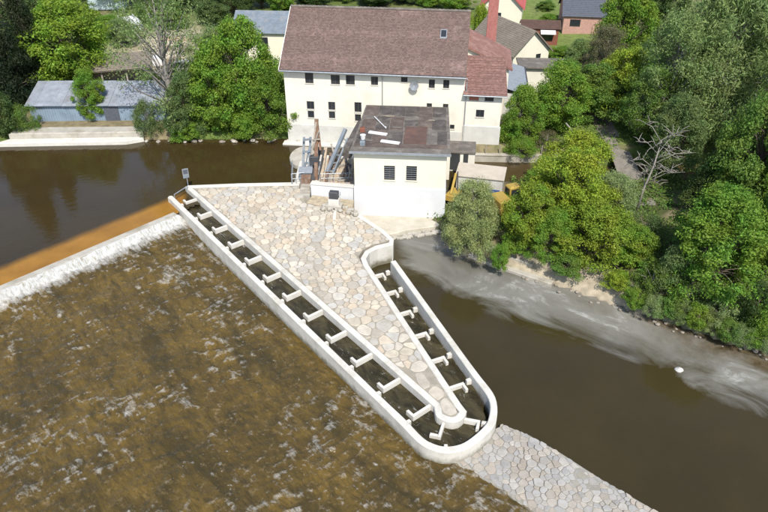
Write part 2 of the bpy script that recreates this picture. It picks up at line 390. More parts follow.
# ------------------------------------------------------------------ fish pass axes
LP = Vector((-17.67, 54.31)); LD = Vector((0.612, -0.791)); LN = Vector((0.791, 0.612))
RP = Vector((-1.06, 45.83)); RD = Vector((0.375, -0.927)); RN = Vector((0.927, 0.375))
def lp(s, n): return LP + LD*float(s) + LN*float(n)
def rp(t, m): return RP + RD*float(t) + RN*float(m)
def linner(s): return 1.75 + 0.40 * (s + 3) / 35      # channel widens slightly towards the tip

# weir line (crest), from beyond the left frame edge to the fish pass
W0 = Vector((-59.6, 10.6)); W1 = Vector((-19.2, 55.0)); WD = (W1-W0).normalized(); WN = Vector((WD.y, -WD.x))   # WN points downstream

# ------------------------------------------------------------------ terrain
RIGHT_BANK = [(2.0, 57.0), (4.3, 55.0), (5.8, 52.3), (7.2, 50.2), (9.2, 48.6), (11.1, 47.4), (13.2, 46.1), (15.9, 44.5), (18.7, 42.6), (22.0, 40.4), (24.7, 38.6), (27.6, 36.9), (36.0, 31.5), (50.0, 22.0), (75.0, 4.0), (110.0, -20.0)]
LEFT_BANK = [(-160.0, 68.0), (-60.0, 70.0), (-42.0, 71.3), (-27.0, 71.6), (-18.0, 71.7), (-10.6, 71.9), (-10.4, 71.4), (7.0, 69.2), (7.2, 67.4), (16.0, 67.0), (24.0, 66.0), (30.0, 66.5)]
RIGHT_LAND = RIGHT_BANK + [(140, -20), (140, 66), (30, 66.0), (24.0, 63.6), (16.0, 64.2), (8.3, 64.0), (6.0, 61.0), (5.8, 57.0)]
LEFT_LAND = LEFT_BANK + [(140, 67), (140, 500), (-400, 500), (-400, 68)]
def sdist(X, Y, line):
    d = np.full(X.shape, 1e9)
    for a, b in zip(line[:-1], line[1:]): d = np.minimum(d, seg_dist(X, Y, a, b)[0])
    return d
def ground_h(X, Y):
    dl = sdist(X, Y, LEFT_BANK); il = inside_np(X, Y, LEFT_LAND)
    dr = sdist(X, Y, RIGHT_LAND + [RIGHT_LAND[0]]); ir = inside_np(X, Y, RIGHT_LAND)
    base = 2.3 + 0.032*np.clip(Y-75, 0, 400) + 0.35*(vnoise(X, Y, 0.12)-.5)
    hl = np.where(il, -0.3 + np.minimum(dl*1.5 + 1.0, base+.3), -1.2)
    hr = np.where(ir, -0.25 + np.minimum(dr*0.62 + 0.25, 1.85 + 0.4*(vnoise(X, Y, 0.2)-.5) + 0.018*np.clip(X-20, 0, 60)*3), -1.2)
    h = np.maximum(hl, hr)
    shelf = np.where(~ir, -0.30 - 0.06*np.clip(dr-3, 0, 20) + 0.24*(vnoise(X, Y, 1.1)-.5), -1.2)
    return h
COLS = dict(grass=(0.085, 0.115, 0.030), lawn=(0.13, 0.17, 0.045), dirt=(0.20, 0.155, 0.10), gravel=(0.30, 0.255, 0.185), leafy=(0.055, 0.06, 0.025), bed=(0.06, 0.045, 0.02), pale=(0.42, 0.36, 0.27))
def ground_c(X, Y, Z):
    c = np.empty(X.shape + (3,)); c[:] = COLS['grass']
    n1 = vnoise(X, Y, 0.35); n2 = vnoise(X+31, Y-17, 0.9); n3 = vnoise(X, Y, 0.08)
    def put(mask, col, a=1.0):
        m = np.clip(mask*a, 0, 1)[..., None]; c[:] = c*(1-m) + np.array(COLS[col])*m
    put((n1 > .62).astype(float), 'dirt', .5); put((n3 > .6).astype(float), 'lawn', .7)
    right = inside_np(X, Y, RIGHT_LAND); put(right.astype(float), 'leafy', .75); put((right & (n2 > .7)).astype(float), 'dirt', .6)
    d = sdist(X, Y, RIGHT_BANK)
    beach = np.clip(1 - np.abs(d-1.0)/1.7, 0, 1) * np.clip((X-10)/1.5, 0, 1) * np.clip((22.5-X)/4, 0, 1) * (Y < 52)
    put(beach*2.2*(0.55+.6*n2), 'gravel')
    edge = np.clip(1-d/1.3, 0, 1)*(X > 4); put(edge, 'pale', .3)
    yard = np.clip(1-np.hypot((X+29)/15, (Y-97)/22), 0, 1)*2.2; put(yard, 'pale', .75); put(yard*(n2 > .55), 'dirt', .6)
    put(((Y > 72) & (Y < 76.2) & (X < -24) & (X > -42)).astype(float), 'dirt', .8)
    rec = (X > 6.5) & (X < 12.5) & (Y > 57) & (Y < 64); put(rec.astype(float), 'dirt', .7)
    put(((Y > 67) & (Y < 69.5) & (X > 6) & (X < 20)).astype(float), 'dirt', .5)
    gd = (Y > 88) & (X > 17) & (X < 40); put(gd.astype(float), 'lawn', .75)
    put((Z < 0.05).astype(float), 'bed'); return c
def axis(lo, hi, a, b, fine, grow=1.25):
    xs = list(np.arange(a, b+1e-6, fine)); st = fine
    while xs[-1] < hi: st *= grow; xs.append(xs[-1]+st)
    st = fine; l = [a]
    while l[-1] > lo: st *= grow; l.append(l[-1]-st)
    return np.array(l[:0:-1] + xs)
struct(grid_mesh('ground', axis(-1500, 1500, -60, 60, 0.6), axis(-600, 2200, 18, 112, 0.6), ground_h, 'ground', ground_c))

# ------------------------------------------------------------------ water sheets
FOAM_LINE = [((2.8, 53.6), 2.2), ((4.9, 50.6), 3.2), ((7.6, 47.6), 3.3), ((10.7, 45.4), 3.4), ((14.2, 43.4), 3.3), ((17.5, 41.4), 3.2), ((20.6, 38.9), 3.2), ((24.0, 36.0), 3.2), ((30.0, 31.5), 3.5)]
def tail_foam(X, Y):
    f = np.zeros(X.shape)
    for (a, wa), (b, wb) in zip(FOAM_LINE[:-1], FOAM_LINE[1:]):
        d, t = seg_dist(X, Y, a, b); wd = wa + (wb-wa)*t
        f = np.maximum(f, np.clip(1.35 - d/wd, 0, 1))
    f *= np.clip(1.15 - np.clip((X-13)/13, 0, 1)*.62, 0.15, 1)
    return f
RAMP_AX = [(5.8, 28.6), (9.6, 27.2), (13.3, 22.6), (18.5, 17.2), (30, 5), (60, -28)]
DIV = [tuple(W1), tuple(lp(-4, 0)), tuple(lp(32, 0)), (4.5, 28.0)] + RAMP_AX[1:]
def right_of_div(X, Y):
    poly = DIV + [(200, -40), (200, 200), (-19, 200)]
    return inside_np(X, Y, poly)
struct(grid_mesh('tailwater', axis(-2, 240, 0, 30, 0.3), axis(-180, 66, 16, 60, 0.3),
    lambda X, Y: 0.03*(vnoise(X, Y, 0.6)-.5) + 0.07*tail_foam(X, Y)*(vnoise(X, Y, 1.5)-.5), 'tail_water', keep=right_of_div, foam=tail_foam, shallow=lambda X, Y: np.clip(1.1-sdist(X, Y, RIGHT_BANK)/4.2, 0, 1)*np.clip((X-9)/8, 0, 1)))
def weir_dist(X, Y): return (X-W1.x)*WN.x + (Y-W1.y)*WN.y
def rapid_waves(X, Y):
    u = X*.612-Y*.791; v = X*.791+Y*.612          # along and across the current
    u = u + 1.2*(vnoise(X, Y, .35)-.5); ridge = lambda q: (1-np.abs(2*q-1))**2
    w1 = ridge(vnoise(u*1.35, v*.95, 1.0)); w2 = ridge(vnoise(u*2.5+7, v*1.9+3, 1.0)); w3 = ridge(vnoise(u*4.2+1, v*3.2+9, 1.0))
    p = np.clip((vnoise(X+3, Y+8, .42)*.6+vnoise(X, Y, .17)*.5-.25)/.55, 0, 1); p = .55+.45*p*p*(3-2*p)
    return w1, w2, w3, p
def rapid_foam_glint(X, Y):
    d = weir_dist(X, Y); w1, w2, w3, p = rapid_waves(X, Y)
    f = np.clip(0.92 - np.clip(d-0.6, 0, 99)/1.8, 0, 1)**1.2
    crest = np.clip(np.clip((w1*.50 + w2*.46 + w3*.30)*p - .37, 0, 1)*0.66, 0, .25)  # pale crests: some foam, plus sky glints painted into the water colour
    e = np.clip(1-np.abs(seg_dist(X, Y, tuple(lp(-2, -1.0)), tuple(lp(33, -1.0)))[0])/0.8, 0, 1)*0.30*np.clip(vnoise(X, Y, .8)*2.4-1.0, 0, 1)
    return np.clip(np.maximum(np.maximum(f, crest), e), 0, 1)
def rapid_h(X, Y):
    d = weir_dist(X, Y); w1, w2, w3, p = rapid_waves(X, Y)
    return 0.06 + 0.92*np.exp(-np.clip(d, 0, 99)/4.5) + p*(.17*w1+.10*w2+.06*w3) + .05*(vnoise(X, Y, 4.3)-.5) + 0.22*np.clip(1-d/2.2, 0, 1)*vnoise(X, Y, 2.1)
def rapid_keep(X, Y): return (~right_of_div(X, Y)) & (weir_dist(X, Y) > 0.0)
struct(grid_mesh('rapids', axis(-200, 70, -36, 12, 0.17), axis(-150, 58, 20, 57, 0.17), rapid_h, 'rapid_water', keep=rapid_keep, foam=rapid_foam_glint))
def upper_keep(X, Y): return ((weir_dist(X, Y) < -0.5) | ((X > -19.4) & (Y > 59.4)))
struct(grid_mesh('upper_water', axis(-300, 8, -60, 5, 0.4), axis(-120, 73, 30, 73.5, 0.4), lambda X, Y: 1.5 + 0*X, 'upper_water', keep=upper_keep, shallow=lambda X, Y: np.clip((4.1+weir_dist(X, Y))/3.5, 0, 1)*np.clip((-18.9-X)/0.8, 0, 1)))
mb = MB(); mb.add([(6.2,62.6,1.0),(34,60.8,1.0),(34,69.5,1.0),(6.2,69.0,1.0)], [(0,1,2,3)]); struct(mb.build('mill_race', 'race_water'))

# ------------------------------------------------------------------ weir
def wp(al, d, z): p = W1 + WD*al + WN*d; return (p.x, p.y, z)
mb = MB(); LW = -95.0
prof = [(-4.8, 0.2), (-3.5, 1.05), (-2.85, 1.25), (-0.60, 1.42)]
NS = 60
for i in range(NS):
    a0 = LW*(1-i/NS) ; a1 = LW*(1-(i+1)/NS); a0 += 0; 
    wv = lambda a: 0.30*math.sin(a*0.22)+0.15*math.sin(a*0.71)
    for (d0, z0), (d1, z1) in zip(prof[:-1], prof[1:]):
        sh = lambda d, a: d + (0.30*(wv(a)) if -3.2 < d < -2.5 else 0)
        mb.add([wp(a0, sh(d0,a0), z0), wp(a0, sh(d1,a0), z1), wp(a1, sh(d1,a1), z1), wp(a1, sh(d0,a1), z0)], [(0,3,2,1)])
struct(mb.build('weir_sill', 'algae'))
mb = MB()
P4 = [wp(LW,-0.60,0)[:2], wp(LW,0.27,0)[:2], wp(-0.02,0.27,0)[:2], wp(-0.02,-0.60,0)[:2]]
mb.prism(P4, -1.0, 1.56, 0.05); struct(mb.build('weir_crest', 'concrete_old'))
mb = MB(); n = 240; rows = [(0.16, 1.572), (0.28, 1.54), (0.45, 1.34), (0.65, 1.06), (0.90, 0.82), (1.15, 0.55)]
for i in range(n+1):
    a = LW*(1-i/n)
    for k, (d, z) in enumerate(rows):
        j = (random.random()-.5)
        mb.v.append(wp(a, d + (0.10 + .13*k)*j*(k > 0), z + 0.05*j*(k > 1)))
for i in range(n):
    for k in range(len(rows)-1):
        o = i*len(rows)+k; mb.f.append((o, o+1, o+len(rows)+1, o+len(rows))); mb.m.append(0)
struct(mb.build('falling_water', 'nappe', smooth=True))

# ------------------------------------------------------------------ fish pass
fp = thing('fish_ladder', 'long white concrete fish ladder of stepped pools wrapped around the stone paved island', 'fish ladder')
ztop = lambda x, y: zt(y)
tip_in = [lp(29.5,0), lp(31.0,0.02), (2.30,28.42), (2.95,27.90), (3.75,27.68), (4.8,27.97), (5.98,29.02), (6.55,29.96), rp(16.2,1.85), rp(14.0,1.85)]
tip_out = [lp(29.5,-.45), lp(31.2,-.47), (2.0,28.06), (2.75,27.46), (3.75,27.19), (5.05,27.55), (6.32,28.68), (7.0,29.75), rp(16.2,2.32), rp(14.0,2.32)]
ci = [p.to_2d() if len(p) > 2 else p for p in bez([Vector((p[0],p[1],0)) for p in tip_in], 5)]
co = [p.to_2d() for p in bez([Vector((p[0],p[1],0)) for p in tip_out], 5)]
def runs(n, s0, s1, step, f): return [f(s0 + (s1-s0)*i/step, n) for i in range(step)]
outer_out = [lp(-4.35,-.05), lp(-4.45,-.3), lp(-4.25,-.5)] + runs(-.45, -3.9, 29.5, 16, lp) + co + [rp(14-14.3*i/9, 2.3) for i in range(1, 10)]
outer_in = [lp(-4.2, 0.02)] + runs(0, -3.9, 29.5, 16, lp) + ci + [rp(14-14.3*i/9, 1.85) for i in range(1, 10)]
mb = MB(); mb.prism([tuple(p) for p in outer_out] + [tuple(p) for p in reversed(outer_in)], -1.0, ztop, 0.05)
def fix_ngon(o):      # triangulate the long concave cap cleanly
    bm = bmesh.new(); bm.from_mesh(o.data); big = [f for f in bm.faces if len(f.verts) > 4]
    bmesh.ops.triangulate(bm, faces=big, ngon_method='EAR_CLIP'); bmesh.ops.recalc_face_normals(bm, faces=bm.faces); bm.to_mesh(o.data); bm.free(); return o
fix_ngon(mb.build('outer_wall', 'concrete_wet', fp))
# inner wall around the island tip
itip_f = [(3.30,30.02), (4.05,29.55), (4.62,29.62), (5.02,30.02), (5.22,30.45)]
left_f = [lp(s, linner(s)) for s in np.linspace(-5.3, 29.5, 14)]
right_f = [rp(t, 0.0) for t in np.linspace(15.9, -0.6, 9)]
face = [Vector((p[0],p[1])) for p in left_f] + [Vector((p[0],p[1])) for p in [x.to_2d() for x in bez([Vector((*lp(31.3,linner(31.3)),0))] + [Vector((*p,0)) for p in itip_f], 4)]] + right_f
head = [Vector(p) for p in [(-1.55,47.9), (-1.05,48.75), (-0.25,49.25), (0.78,49.75)]]
face_all = face + [Vector(p) for p in [(-1.50,47.25), (-1.22,48.10), (-0.55,48.72), (0.70,49.25)]]
def offset(line, d):
    out = []
    for i, p in enumerate(line):
        a = line[max(i-1,0)]; b = line[min(i+1,len(line)-1)]; t = (b-a).normalized(); out.append(p + Vector((-t.y, t.x))*d)
    return out
back = offset(face_all, 0.46)
mb = MB(); mb.prism([tuple(p) for p in face_all] + [tuple(p) for p in reversed(back)], -1.0, ztop, 0.05)
fix_ngon(mb.build('inner_wall', 'concrete_wet', fp))
def hook_wall(p, q, back_dir, zf, L=0.50, T=0.20):
    """A cross wall from p (island side) to q with a return of length L along back_dir at its free end."""
    d = (q-p).normalized(); nrm = Vector((-d.y, d.x)); bd = back_dir.normalized()
    mb = MB(); mb.prism(ccw([tuple(p-nrm*T/2), tuple(q-nrm*T/2), tuple(q+nrm*T/2), tuple(p+nrm*T/2)]), -0.8, lambda x, y: zf(y), 0.04)
    o = mb.build('cross_wall', 'concrete', fp)
    h0 = q - d*T*0.5 + bd*(T*0.5+0.003); mb = MB(); n2 = Vector((-bd.y, bd.x))
    mb.prism(ccw([tuple(h0-n2*T/2), tuple(h0+bd*L-n2*T/2), tuple(h0+bd*L+n2*T/2), tuple(h0+n2*T/2)]), -0.8, lambda x, y: zf(y)-0.02, 0.04)
    mb.build('return_wall', 'concrete', o)
def ccw(P):
    a = sum(P[i-1][0]*P[i][1]-P[i][0]*P[i-1][1] for i in range(len(P))); return P if a > 0 else P[::-1]
def stub(p, d, zf, L=0.34, T=0.30):
    nrm = Vector((-d.y, d.x)); q = p + d*L
    mb = MB(); mb.prism(ccw([tuple(p-nrm*T/2), tuple(q-nrm*T/2*.7), tuple(q+nrm*T/2*.7), tuple(p+nrm*T/2)]), -0.8, lambda x, y: zf(y), 0.04)
    mb.build('slot_post', 'concrete', fp)
for i in range(-1, 11):
    s = 0.22 + 3.07*i - (0.05 if i < 0 else 0)
    zb = lambda y, i=i: 1.42 - 0.055*(i+1) + 0.34
    hook_wall(lp(s, linner(s)+.02), lp(s+.05, 0.62), -LD, zb); stub(lp(s+.22, -.02), LN, zb)
for k_, t in enumerate((-0.35, 2.35, 5.25, 8.15, 11.1, 14.0)):
    zb = lambda y, k_=k_: 0.60 - 0.06*(6-k_) + 0.42
    hook_wall(rp(t, -.02), rp(t-.05, 1.28), RD, zb, 0.5); stub(rp(t-.2, 1.87), -RN, zb)
zb = lambda y: 1.04
hook_wall(Vector((3.72,29.78)), Vector((3.36,28.62)), Vector((-.85,.25)), zb, 0.5); stub(Vector((3.72,27.70)), Vector((0,1)), zb)
hook_wall(Vector((5.05,30.10)), Vector((6.02,29.86)), Vector((-.25,-.95)), zb, 0.5); stub(Vector((6.42,29.72)), Vector((-1,.3)).normalized(), zb)
# handrail over the inlet
mb = MB()
a = lp(-3.95, 0.05); b = lp(-4.75, 1.8); mb.tube([(*a, 2.25), (*b, 2.3)], 0.05, 6)
for k in (0.02, .98): q = a.lerp(b, k); mb.tube([(*q, 1.9), (*q, 2.27)], 0.04, 6)
mb.build('handrail', 'galv', fp)
# water in the pools, stepping down from the inlet round the tip to the outlet
WL = []
def pool(poly, z):
    mb = MB(); n = len(poly); mb.add([(p[0],p[1],z) for p in poly], [tuple(range(n))]); o = fix_ngon(mb.build('pool_water', 'channel_water')); struct(o)
k = 0
sv_ = [-7.0] + [0.22+3.07*i for i in range(-1, 11)]
for i in range(len(sv_)-1):
    s0, s1 = sv_[i], sv_[i+1]; z = 1.36 - 0.055*i - (0 if i else -.10)
    pool(ccw([tuple(lp(s0,-.2)), tuple(lp(s1,-.2)), tuple(lp(s1,linner(s1)+.2)), tuple(lp(s0,linner(s0)+.2))]), z)
s1 = sv_[-1]
pool(ccw([tuple(lp(s1,-.2)), (2.2,28.2), (3.35,27.5), (3.6,29.95), tuple(lp(s1,linner(s1)+.2))]), 0.72)
pool(ccw([(3.35,27.4), (4.9,27.7), (6.2,28.8), (6.6,29.7), (5.0,30.3), (3.6,29.95)]), 0.66)
tv = [16.2, 14.0, 11.1, 8.15, 5.25, 2.35, -0.35, -1.3]
pool(ccw([(6.6,29.7), tuple(rp(14.0,2.0)), tuple(rp(14.0,-.2)), (5.0,30.3)]), 0.60)
for i in range(1, len(tv)-1):
    pool(ccw([tuple(rp(tv[i],2.0)), tuple(rp(tv[i+1],2.0)), tuple(rp(tv[i+1],-.2)), tuple(rp(tv[i],-.2))]), 0.62-0.06*i)

# ------------------------------------------------------------------ stones laid in mortar
def voronoi_stones(poly, spacing, seed, jitter_min=0.0):
    rng2 = random.Random(seed+1); rng = random.Random(seed); xs = [p[0] for p in poly]; ys = [p[1] for p in poly]; pts = []
    cell = {}; G = 1.2
    def near(x, y, r):
        gi, gj = int(x//G), int(y//G); k = int(r//G)+1
        for i in range(gi-k, gi+k+1):
            for j in range(gj-k, gj+k+1):
                for q in cell.get((i, j), ()): yield q
    fails = 0
    while fails < 4000:
        x = rng.uniform(min(xs)-1, max(xs)+1); y = rng.uniform(min(ys)-1, max(ys)+1)
        r = spacing(x, y)*rng.choice((0.72, 0.9, 1.0, 1.2))
        if any((q[0]-x)**2+(q[1]-y)**2 < (0.5*(r+q[2]))**2 for q in near(x, y, 2.2)): fails += 1; continue
        q = (x, y, r); pts.append(q); cell.setdefault((int(x//G), int(y//G)), []).append(q); fails = 0
    out = []
    for x, y, r in pts:
        P = [(x-2.5,y-2.5),(x+2.5,y-2.5),(x+2.5,y+2.5),(x-2.5,y+2.5)]
        for qx, qy, qr in near(x, y, 3.4):
            if qx == x and qy == y: continue
            dx, dy = qx-x, qy-y; L2 = dx*dx+dy*dy
            if L2 > 11: continue
            k = (L2 + r*r*.6 - qr*qr*.6)/2
            Q = []
            for i in range(len(P)):
                a, b = P[i-1], P[i]; fa = (a[0]-x)*dx+(a[1]-y)*dy-k; fb = (b[0]-x)*dx+(b[1]-y)*dy-k
                if (fa > 0) != (fb > 0): t = fa/(fa-fb); Q.append((a[0]+(b[0]-a[0])*t, a[1]+(b[1]-a[1])*t))
                if fb <= 0: Q.append(b)
            P = Q
            if len(P) < 3: break
        if len(P) < 3: continue
        # clip to the paved area
        cx = sum(p[0] for p in P)/len(P); cy = sum(p[1] for p in P)/len(P)
        pin = []
        for _ in range(40):
            ws_ = [rng2.random()**2 for _ in P]; t_ = sum(ws_); q_ = (sum(p[0]*w_ for p, w_ in zip(P, ws_))/t_, sum(p[1]*w_ for p, w_ in zip(P, ws_))/t_)
            if inside(q_, poly): pin.append(q_)
        if len(pin) < 12: continue
        if len(pin) < 40:
            cx = sum(p[0] for p in pin)/len(pin); cy = sum(p[1] for p in pin)/len(pin)
            if not inside((cx, cy), poly): continue
        P = [p if inside(p, poly) else pull(p, (cx, cy), poly) for p in P]
        out.append((cx, cy, P))
    return out
def pull(p, c, poly):
    lo, hi = 0.0, 1.0
    for _ in range(8):
        m = (lo+hi)/2; q = (c[0]+(p[0]-c[0])*m, c[1]+(p[1]-c[1])*m)
        if inside(q, poly): lo = m
        else: hi = m
    return (c[0]+(p[0]-c[0])*lo, c[1]+(p[1]-c[1])*lo)
def area(P): return 0.5*sum(P[i-1][0]*P[i][1]-P[i][0]*P[i-1][1] for i in range(len(P)))
def stone_outline(P, gap, rng):
    P = ccw(P); c = Vector((sum(p[0] for p in P)/len(P), sum(p[1] for p in P)/len(P))); Q = []
    n = len(P)
    for i in range(n):
        a = Vector(P[i-1]); b = Vector(P[i]); e = Vector(P[(i+1) % n])
        if (b-a).length < 0.06: continue
        k = rng.uniform(.16, .30)
        Q += [b.lerp(a, k), b.lerp(e, k*rng.uniform(.6, 1))]
    R_ = math.sqrt(max(area(P), 1e-3)/math.pi); s = max(0.5, 1-gap/R_)
    Q = [c + (q-c)*s*rng.uniform(.97, 1.03) for q in Q]
    O = []
    for q in Q:
        if not O or (q-O[-1]).length > 0.05: O.append(q)
    while len(O) > 3 and (O[0]-O[-1]).length < 0.05: O.pop()
    return [(q.x-c.x, q.y-c.y) for q in O], c
TINTS_A = [(0.463, 0.397, 0.305), (0.439, 0.388, 0.313), (0.42, 0.388, 0.333), (0.481, 0.424, 0.333), (0.396, 0.353, 0.288), (0.444, 0.368, 0.276), (0.409, 0.388, 0.347), (0.493, 0.444, 0.363)]
TINTS_B = [(0.308, 0.292, 0.267), (0.3, 0.29, 0.271), (0.321, 0.288, 0.242), (0.334, 0.303, 0.256), (0.285, 0.273, 0.254), (0.347, 0.324, 0.288), (0.317, 0.275, 0.227), (0.317, 0.303, 0.278)]
def lay_stones(stones, parent, zf, tints, seed, gap, limit=300, rise=0.03, rough=0.02):
    rng = random.Random(seed); stones = sorted(stones, key=lambda s: -area(ccw(s[2]))/(s[0]**2+s[1]**2+30**2))
    rest = MB(); e = 0.3
    for i, (cx, cy, P) in enumerate(stones):
        O, c = stone_outline(P, gap, rng)
        if len(O) < 4: continue
        t = rng.choice(tints); k = rng.uniform(.86, 1.1); col = tuple(min(.8, v*k) for v in t)
        z = zf(c.x, c.y) + rng.uniform(-rough, rough); gx = (zf(c.x+e, c.y)-zf(c.x-e, c.y))/(2*e) + rng.uniform(-1,1)*rough*.8; gy = (zf(c.x, c.y+e)-zf(c.x, c.y-e))/(2*e) + rng.uniform(-1,1)*rough*.8
        if i < limit:
            mb = MB(); mb.prism(O, lambda x, y: -0.09, lambda x, y: rise+gx*x+gy*y, 0.022, 0, col)
            o = mb.build('stone', 'stone', parent); o.location = (c.x, c.y, z)
        else:
            rest.prism([(x+c.x, y+c.y) for x, y in O], z-.09, lambda x, y: z+rise+gx*(x-c.x)+gy*(y-c.y), 0.022, 0, col)
    if rest.v:
        o = rest.build('smaller_stones', 'stone', parent); o['kind'] = 'stuff'
island_edge = [tuple(p) for p in back if True]
isl_left = offset([Vector((p[0],p[1])) for p in left_f], .46)
PAVE = [tuple(p) for p in back[:-4]] + [(-2.15,47.6), (-1.75,48.6), (-1.0,49.25), (0.1,49.75), (0.55,50.15), (-0.25,51.35), (-1.7,53.1), (-3.3,54.9), (-5.0,55.55), (-6.2,55.85), (-7.4,56.35), (-7.9,58.6), (-8.5,59.85), (-14.2,59.65), (-18.5,59.25)]
isl = MB(); isl.prism(ccw([tuple(p) for p in PAVE]), -1.0, lambda x, y: zt(y)-0.05, 0.02)
isl_o = struct(fix_ngon(isl.build('stone_pavement', 'mortar')))
sp = lambda x, y: 0.98 if y < 34.5 else (0.76 if y < 40 else 0.60)
st = voronoi_stones([tuple(p) for p in PAVE], sp, 5)
lay_stones(st, isl_o, lambda x, y: zt(y)-0.05, TINTS_A, 11, 0.032)
# kerb along the upstream edge and round the tailrace
mb = MB(); up = [(-19.35,59.75), (-14.25,60.2), (-8.3,60.45)]; dn = [(-8.35,59.85), (-14.22,59.62), (-18.75,59.3)]
mb.prism(ccw(up + dn), -0.5, 2.09, 0.05); struct(mb.build('upstream_kerb', 'concrete'))
mb = MB(); ko = [Vector(p) for p in [(0.78,49.3), (0.86,50.15), (0.0,51.6), (-1.45,53.35), (-2.9,55.05)]]
ki = offset(ko, .42); mb.prism(ccw([tuple(p) for p in ko] + [tuple(p) for p in reversed(ki)]), -1.0, lambda x, y: zt(y)+.02, 0.05)
struct(fix_ngon(mb.build('tailrace_kerb', 'concrete')))
# stone ramp below the tip
RL = [(3.9,27.35), (5.2,26.6), (6.71,25.38), (8.04,24.04), (10.3,21.6), (14.5,16.6), (19.0,10.5)]
RR = [(7.55,30.35), (9.1,29.45), (10.7,28.1), (12.7,26.15), (15.55,23.67), (19.8,19.4), (25.0,13.2)]
rz_ = lambda x, y: 0.34 + 0.05*math.sin(x*.9)*math.cos(y*.7)
def ramp_z(x, y):
    return rz_(x, y)
mb = MB(); RP_ = ccw(RL + RR[::-1]); mb.prism(RP_, -1.0, lambda x, y: ramp_z(x, y), 0.12)
ramp_o = struct(fix_ngon(mb.build('stone_ramp', mat('ramp_mortar', (0.25, 0.235, 0.20), 0.95, 0.3, 2.5, 0.6, 12, (0.24, 0.21, 0.15), 1.0, 0.6))))
RIN = ccw([(x+.03, y+.03) for x, y in RL] + [(x-.05, y-.05) for x, y in RR[::-1]])
rst = [s for s in voronoi_stones(RIN, lambda x, y: 0.38, 8) if s[1] > 19.5 and not inside((s[0], s[1]), [tuple(p) for p in co] + [(0,60)])]
lay_stones(rst, ramp_o, lambda x, y: ramp_z(x, y), TINTS_B, 3, 0.014, rise=0.03, rough=0.03)

# ------------------------------------------------------------------ building kit
def wall_face(mb, u0, u1, z0, z1, ops, y=0.0, depth=0.16, mi=0):
    """Wall in the local x-z plane (outside towards -y) with rectangular openings and their reveals."""
    us = sorted({u0, u1, *[o[0] for o in ops], *[o[1] for o in ops]}); zs = sorted({z0, z1, *[o[2] for o in ops], *[o[3] for o in ops]})
    for a, b in zip(us[:-1], us[1:]):
        for c, d in zip(zs[:-1], zs[1:]):
            mu, mz = (a+b)/2, (c+d)/2
            if any(o[0] < mu < o[1] and o[2] < mz < o[3] for o in ops): continue
            mb.add([(a,y,c),(b,y,c),(b,y,d),(a,y,d)], [(0,1,2,3)], mi)
    for a, b, c, d in ops:
        q = y+depth
        mb.add([(a,y,c),(b,y,c),(b,y,d),(a,y,d),(a,q,c),(b,q,c),(b,q,d),(a,q,d)], [(0,4,5,1),(1,5,6,2),(2,6,7,3),(3,7,4,0)], mi)
def window(parent, u0, u1, z0, z1, y=0.0, depth=0.13, fm='frame_dark', bars=(1, 1), sill=True, pane='glass'):
    f = 0.05; mb = MB(); yy = y+depth
    mb.box(u0, u0+f, yy-.05, yy, z0, z1); mb.box(u1-f, u1, yy-.05, yy, z0, z1)
    mb.box(u0+f, u1-f, yy-.05, yy, z0, z0+f); mb.box(u0+f, u1-f, yy-.05, yy, z1-f, z1)
    for k in range(1, bars[0]): x = u0+(u1-u0)*k/bars[0]; mb.box(x-.025, x+.025, yy-.046, yy-.004, z0+f, z1-f)
    for k in range(1, bars[1]): z = z0+(z1-z0)*k/bars[1]; mb.box(u0+f, u1-f, yy-.044, yy-.006, z-.025, z+.025)
    o = mb.build('window', fm, parent)
    mb = MB(); mb.add([(u0+f,yy-.02,z0+f),(u1-f,yy-.02,z0+f),(u1-f,yy-.02,z1-f),(u0+f,yy-.02,z1-f)], [(0,1,2,3)]); mb.build('pane', pane, o)
    if sill: mb = MB(); mb.box(u0-.06, u1+.06, y-.07, y+depth-.05, z0-.05, z0-.002); mb.build('sill', 'concrete', o)
def coursed_slope(mb, a, b, c, d, n, lip=0.03, mi=0):
    """Tiled slope between eave a-b and ridge d-c laid as n overlapping courses."""
    a, b, c, d = map(Vector, (a, b, c, d)); nrm = (b-a).cross(d-a).normalized()
    for i in range(n):
        t0, t1 = i/n, (i+1)/n; l0, l1 = a.lerp(d, t0), a.lerp(d, t1); r0, r1 = b.lerp(c, t0), b.lerp(c, t1)
        mb.add([l0+nrm*lip, r0+nrm*lip, r1, l1, l0, r0], [(0,1,2,3), (4,5,1,0)], mi)
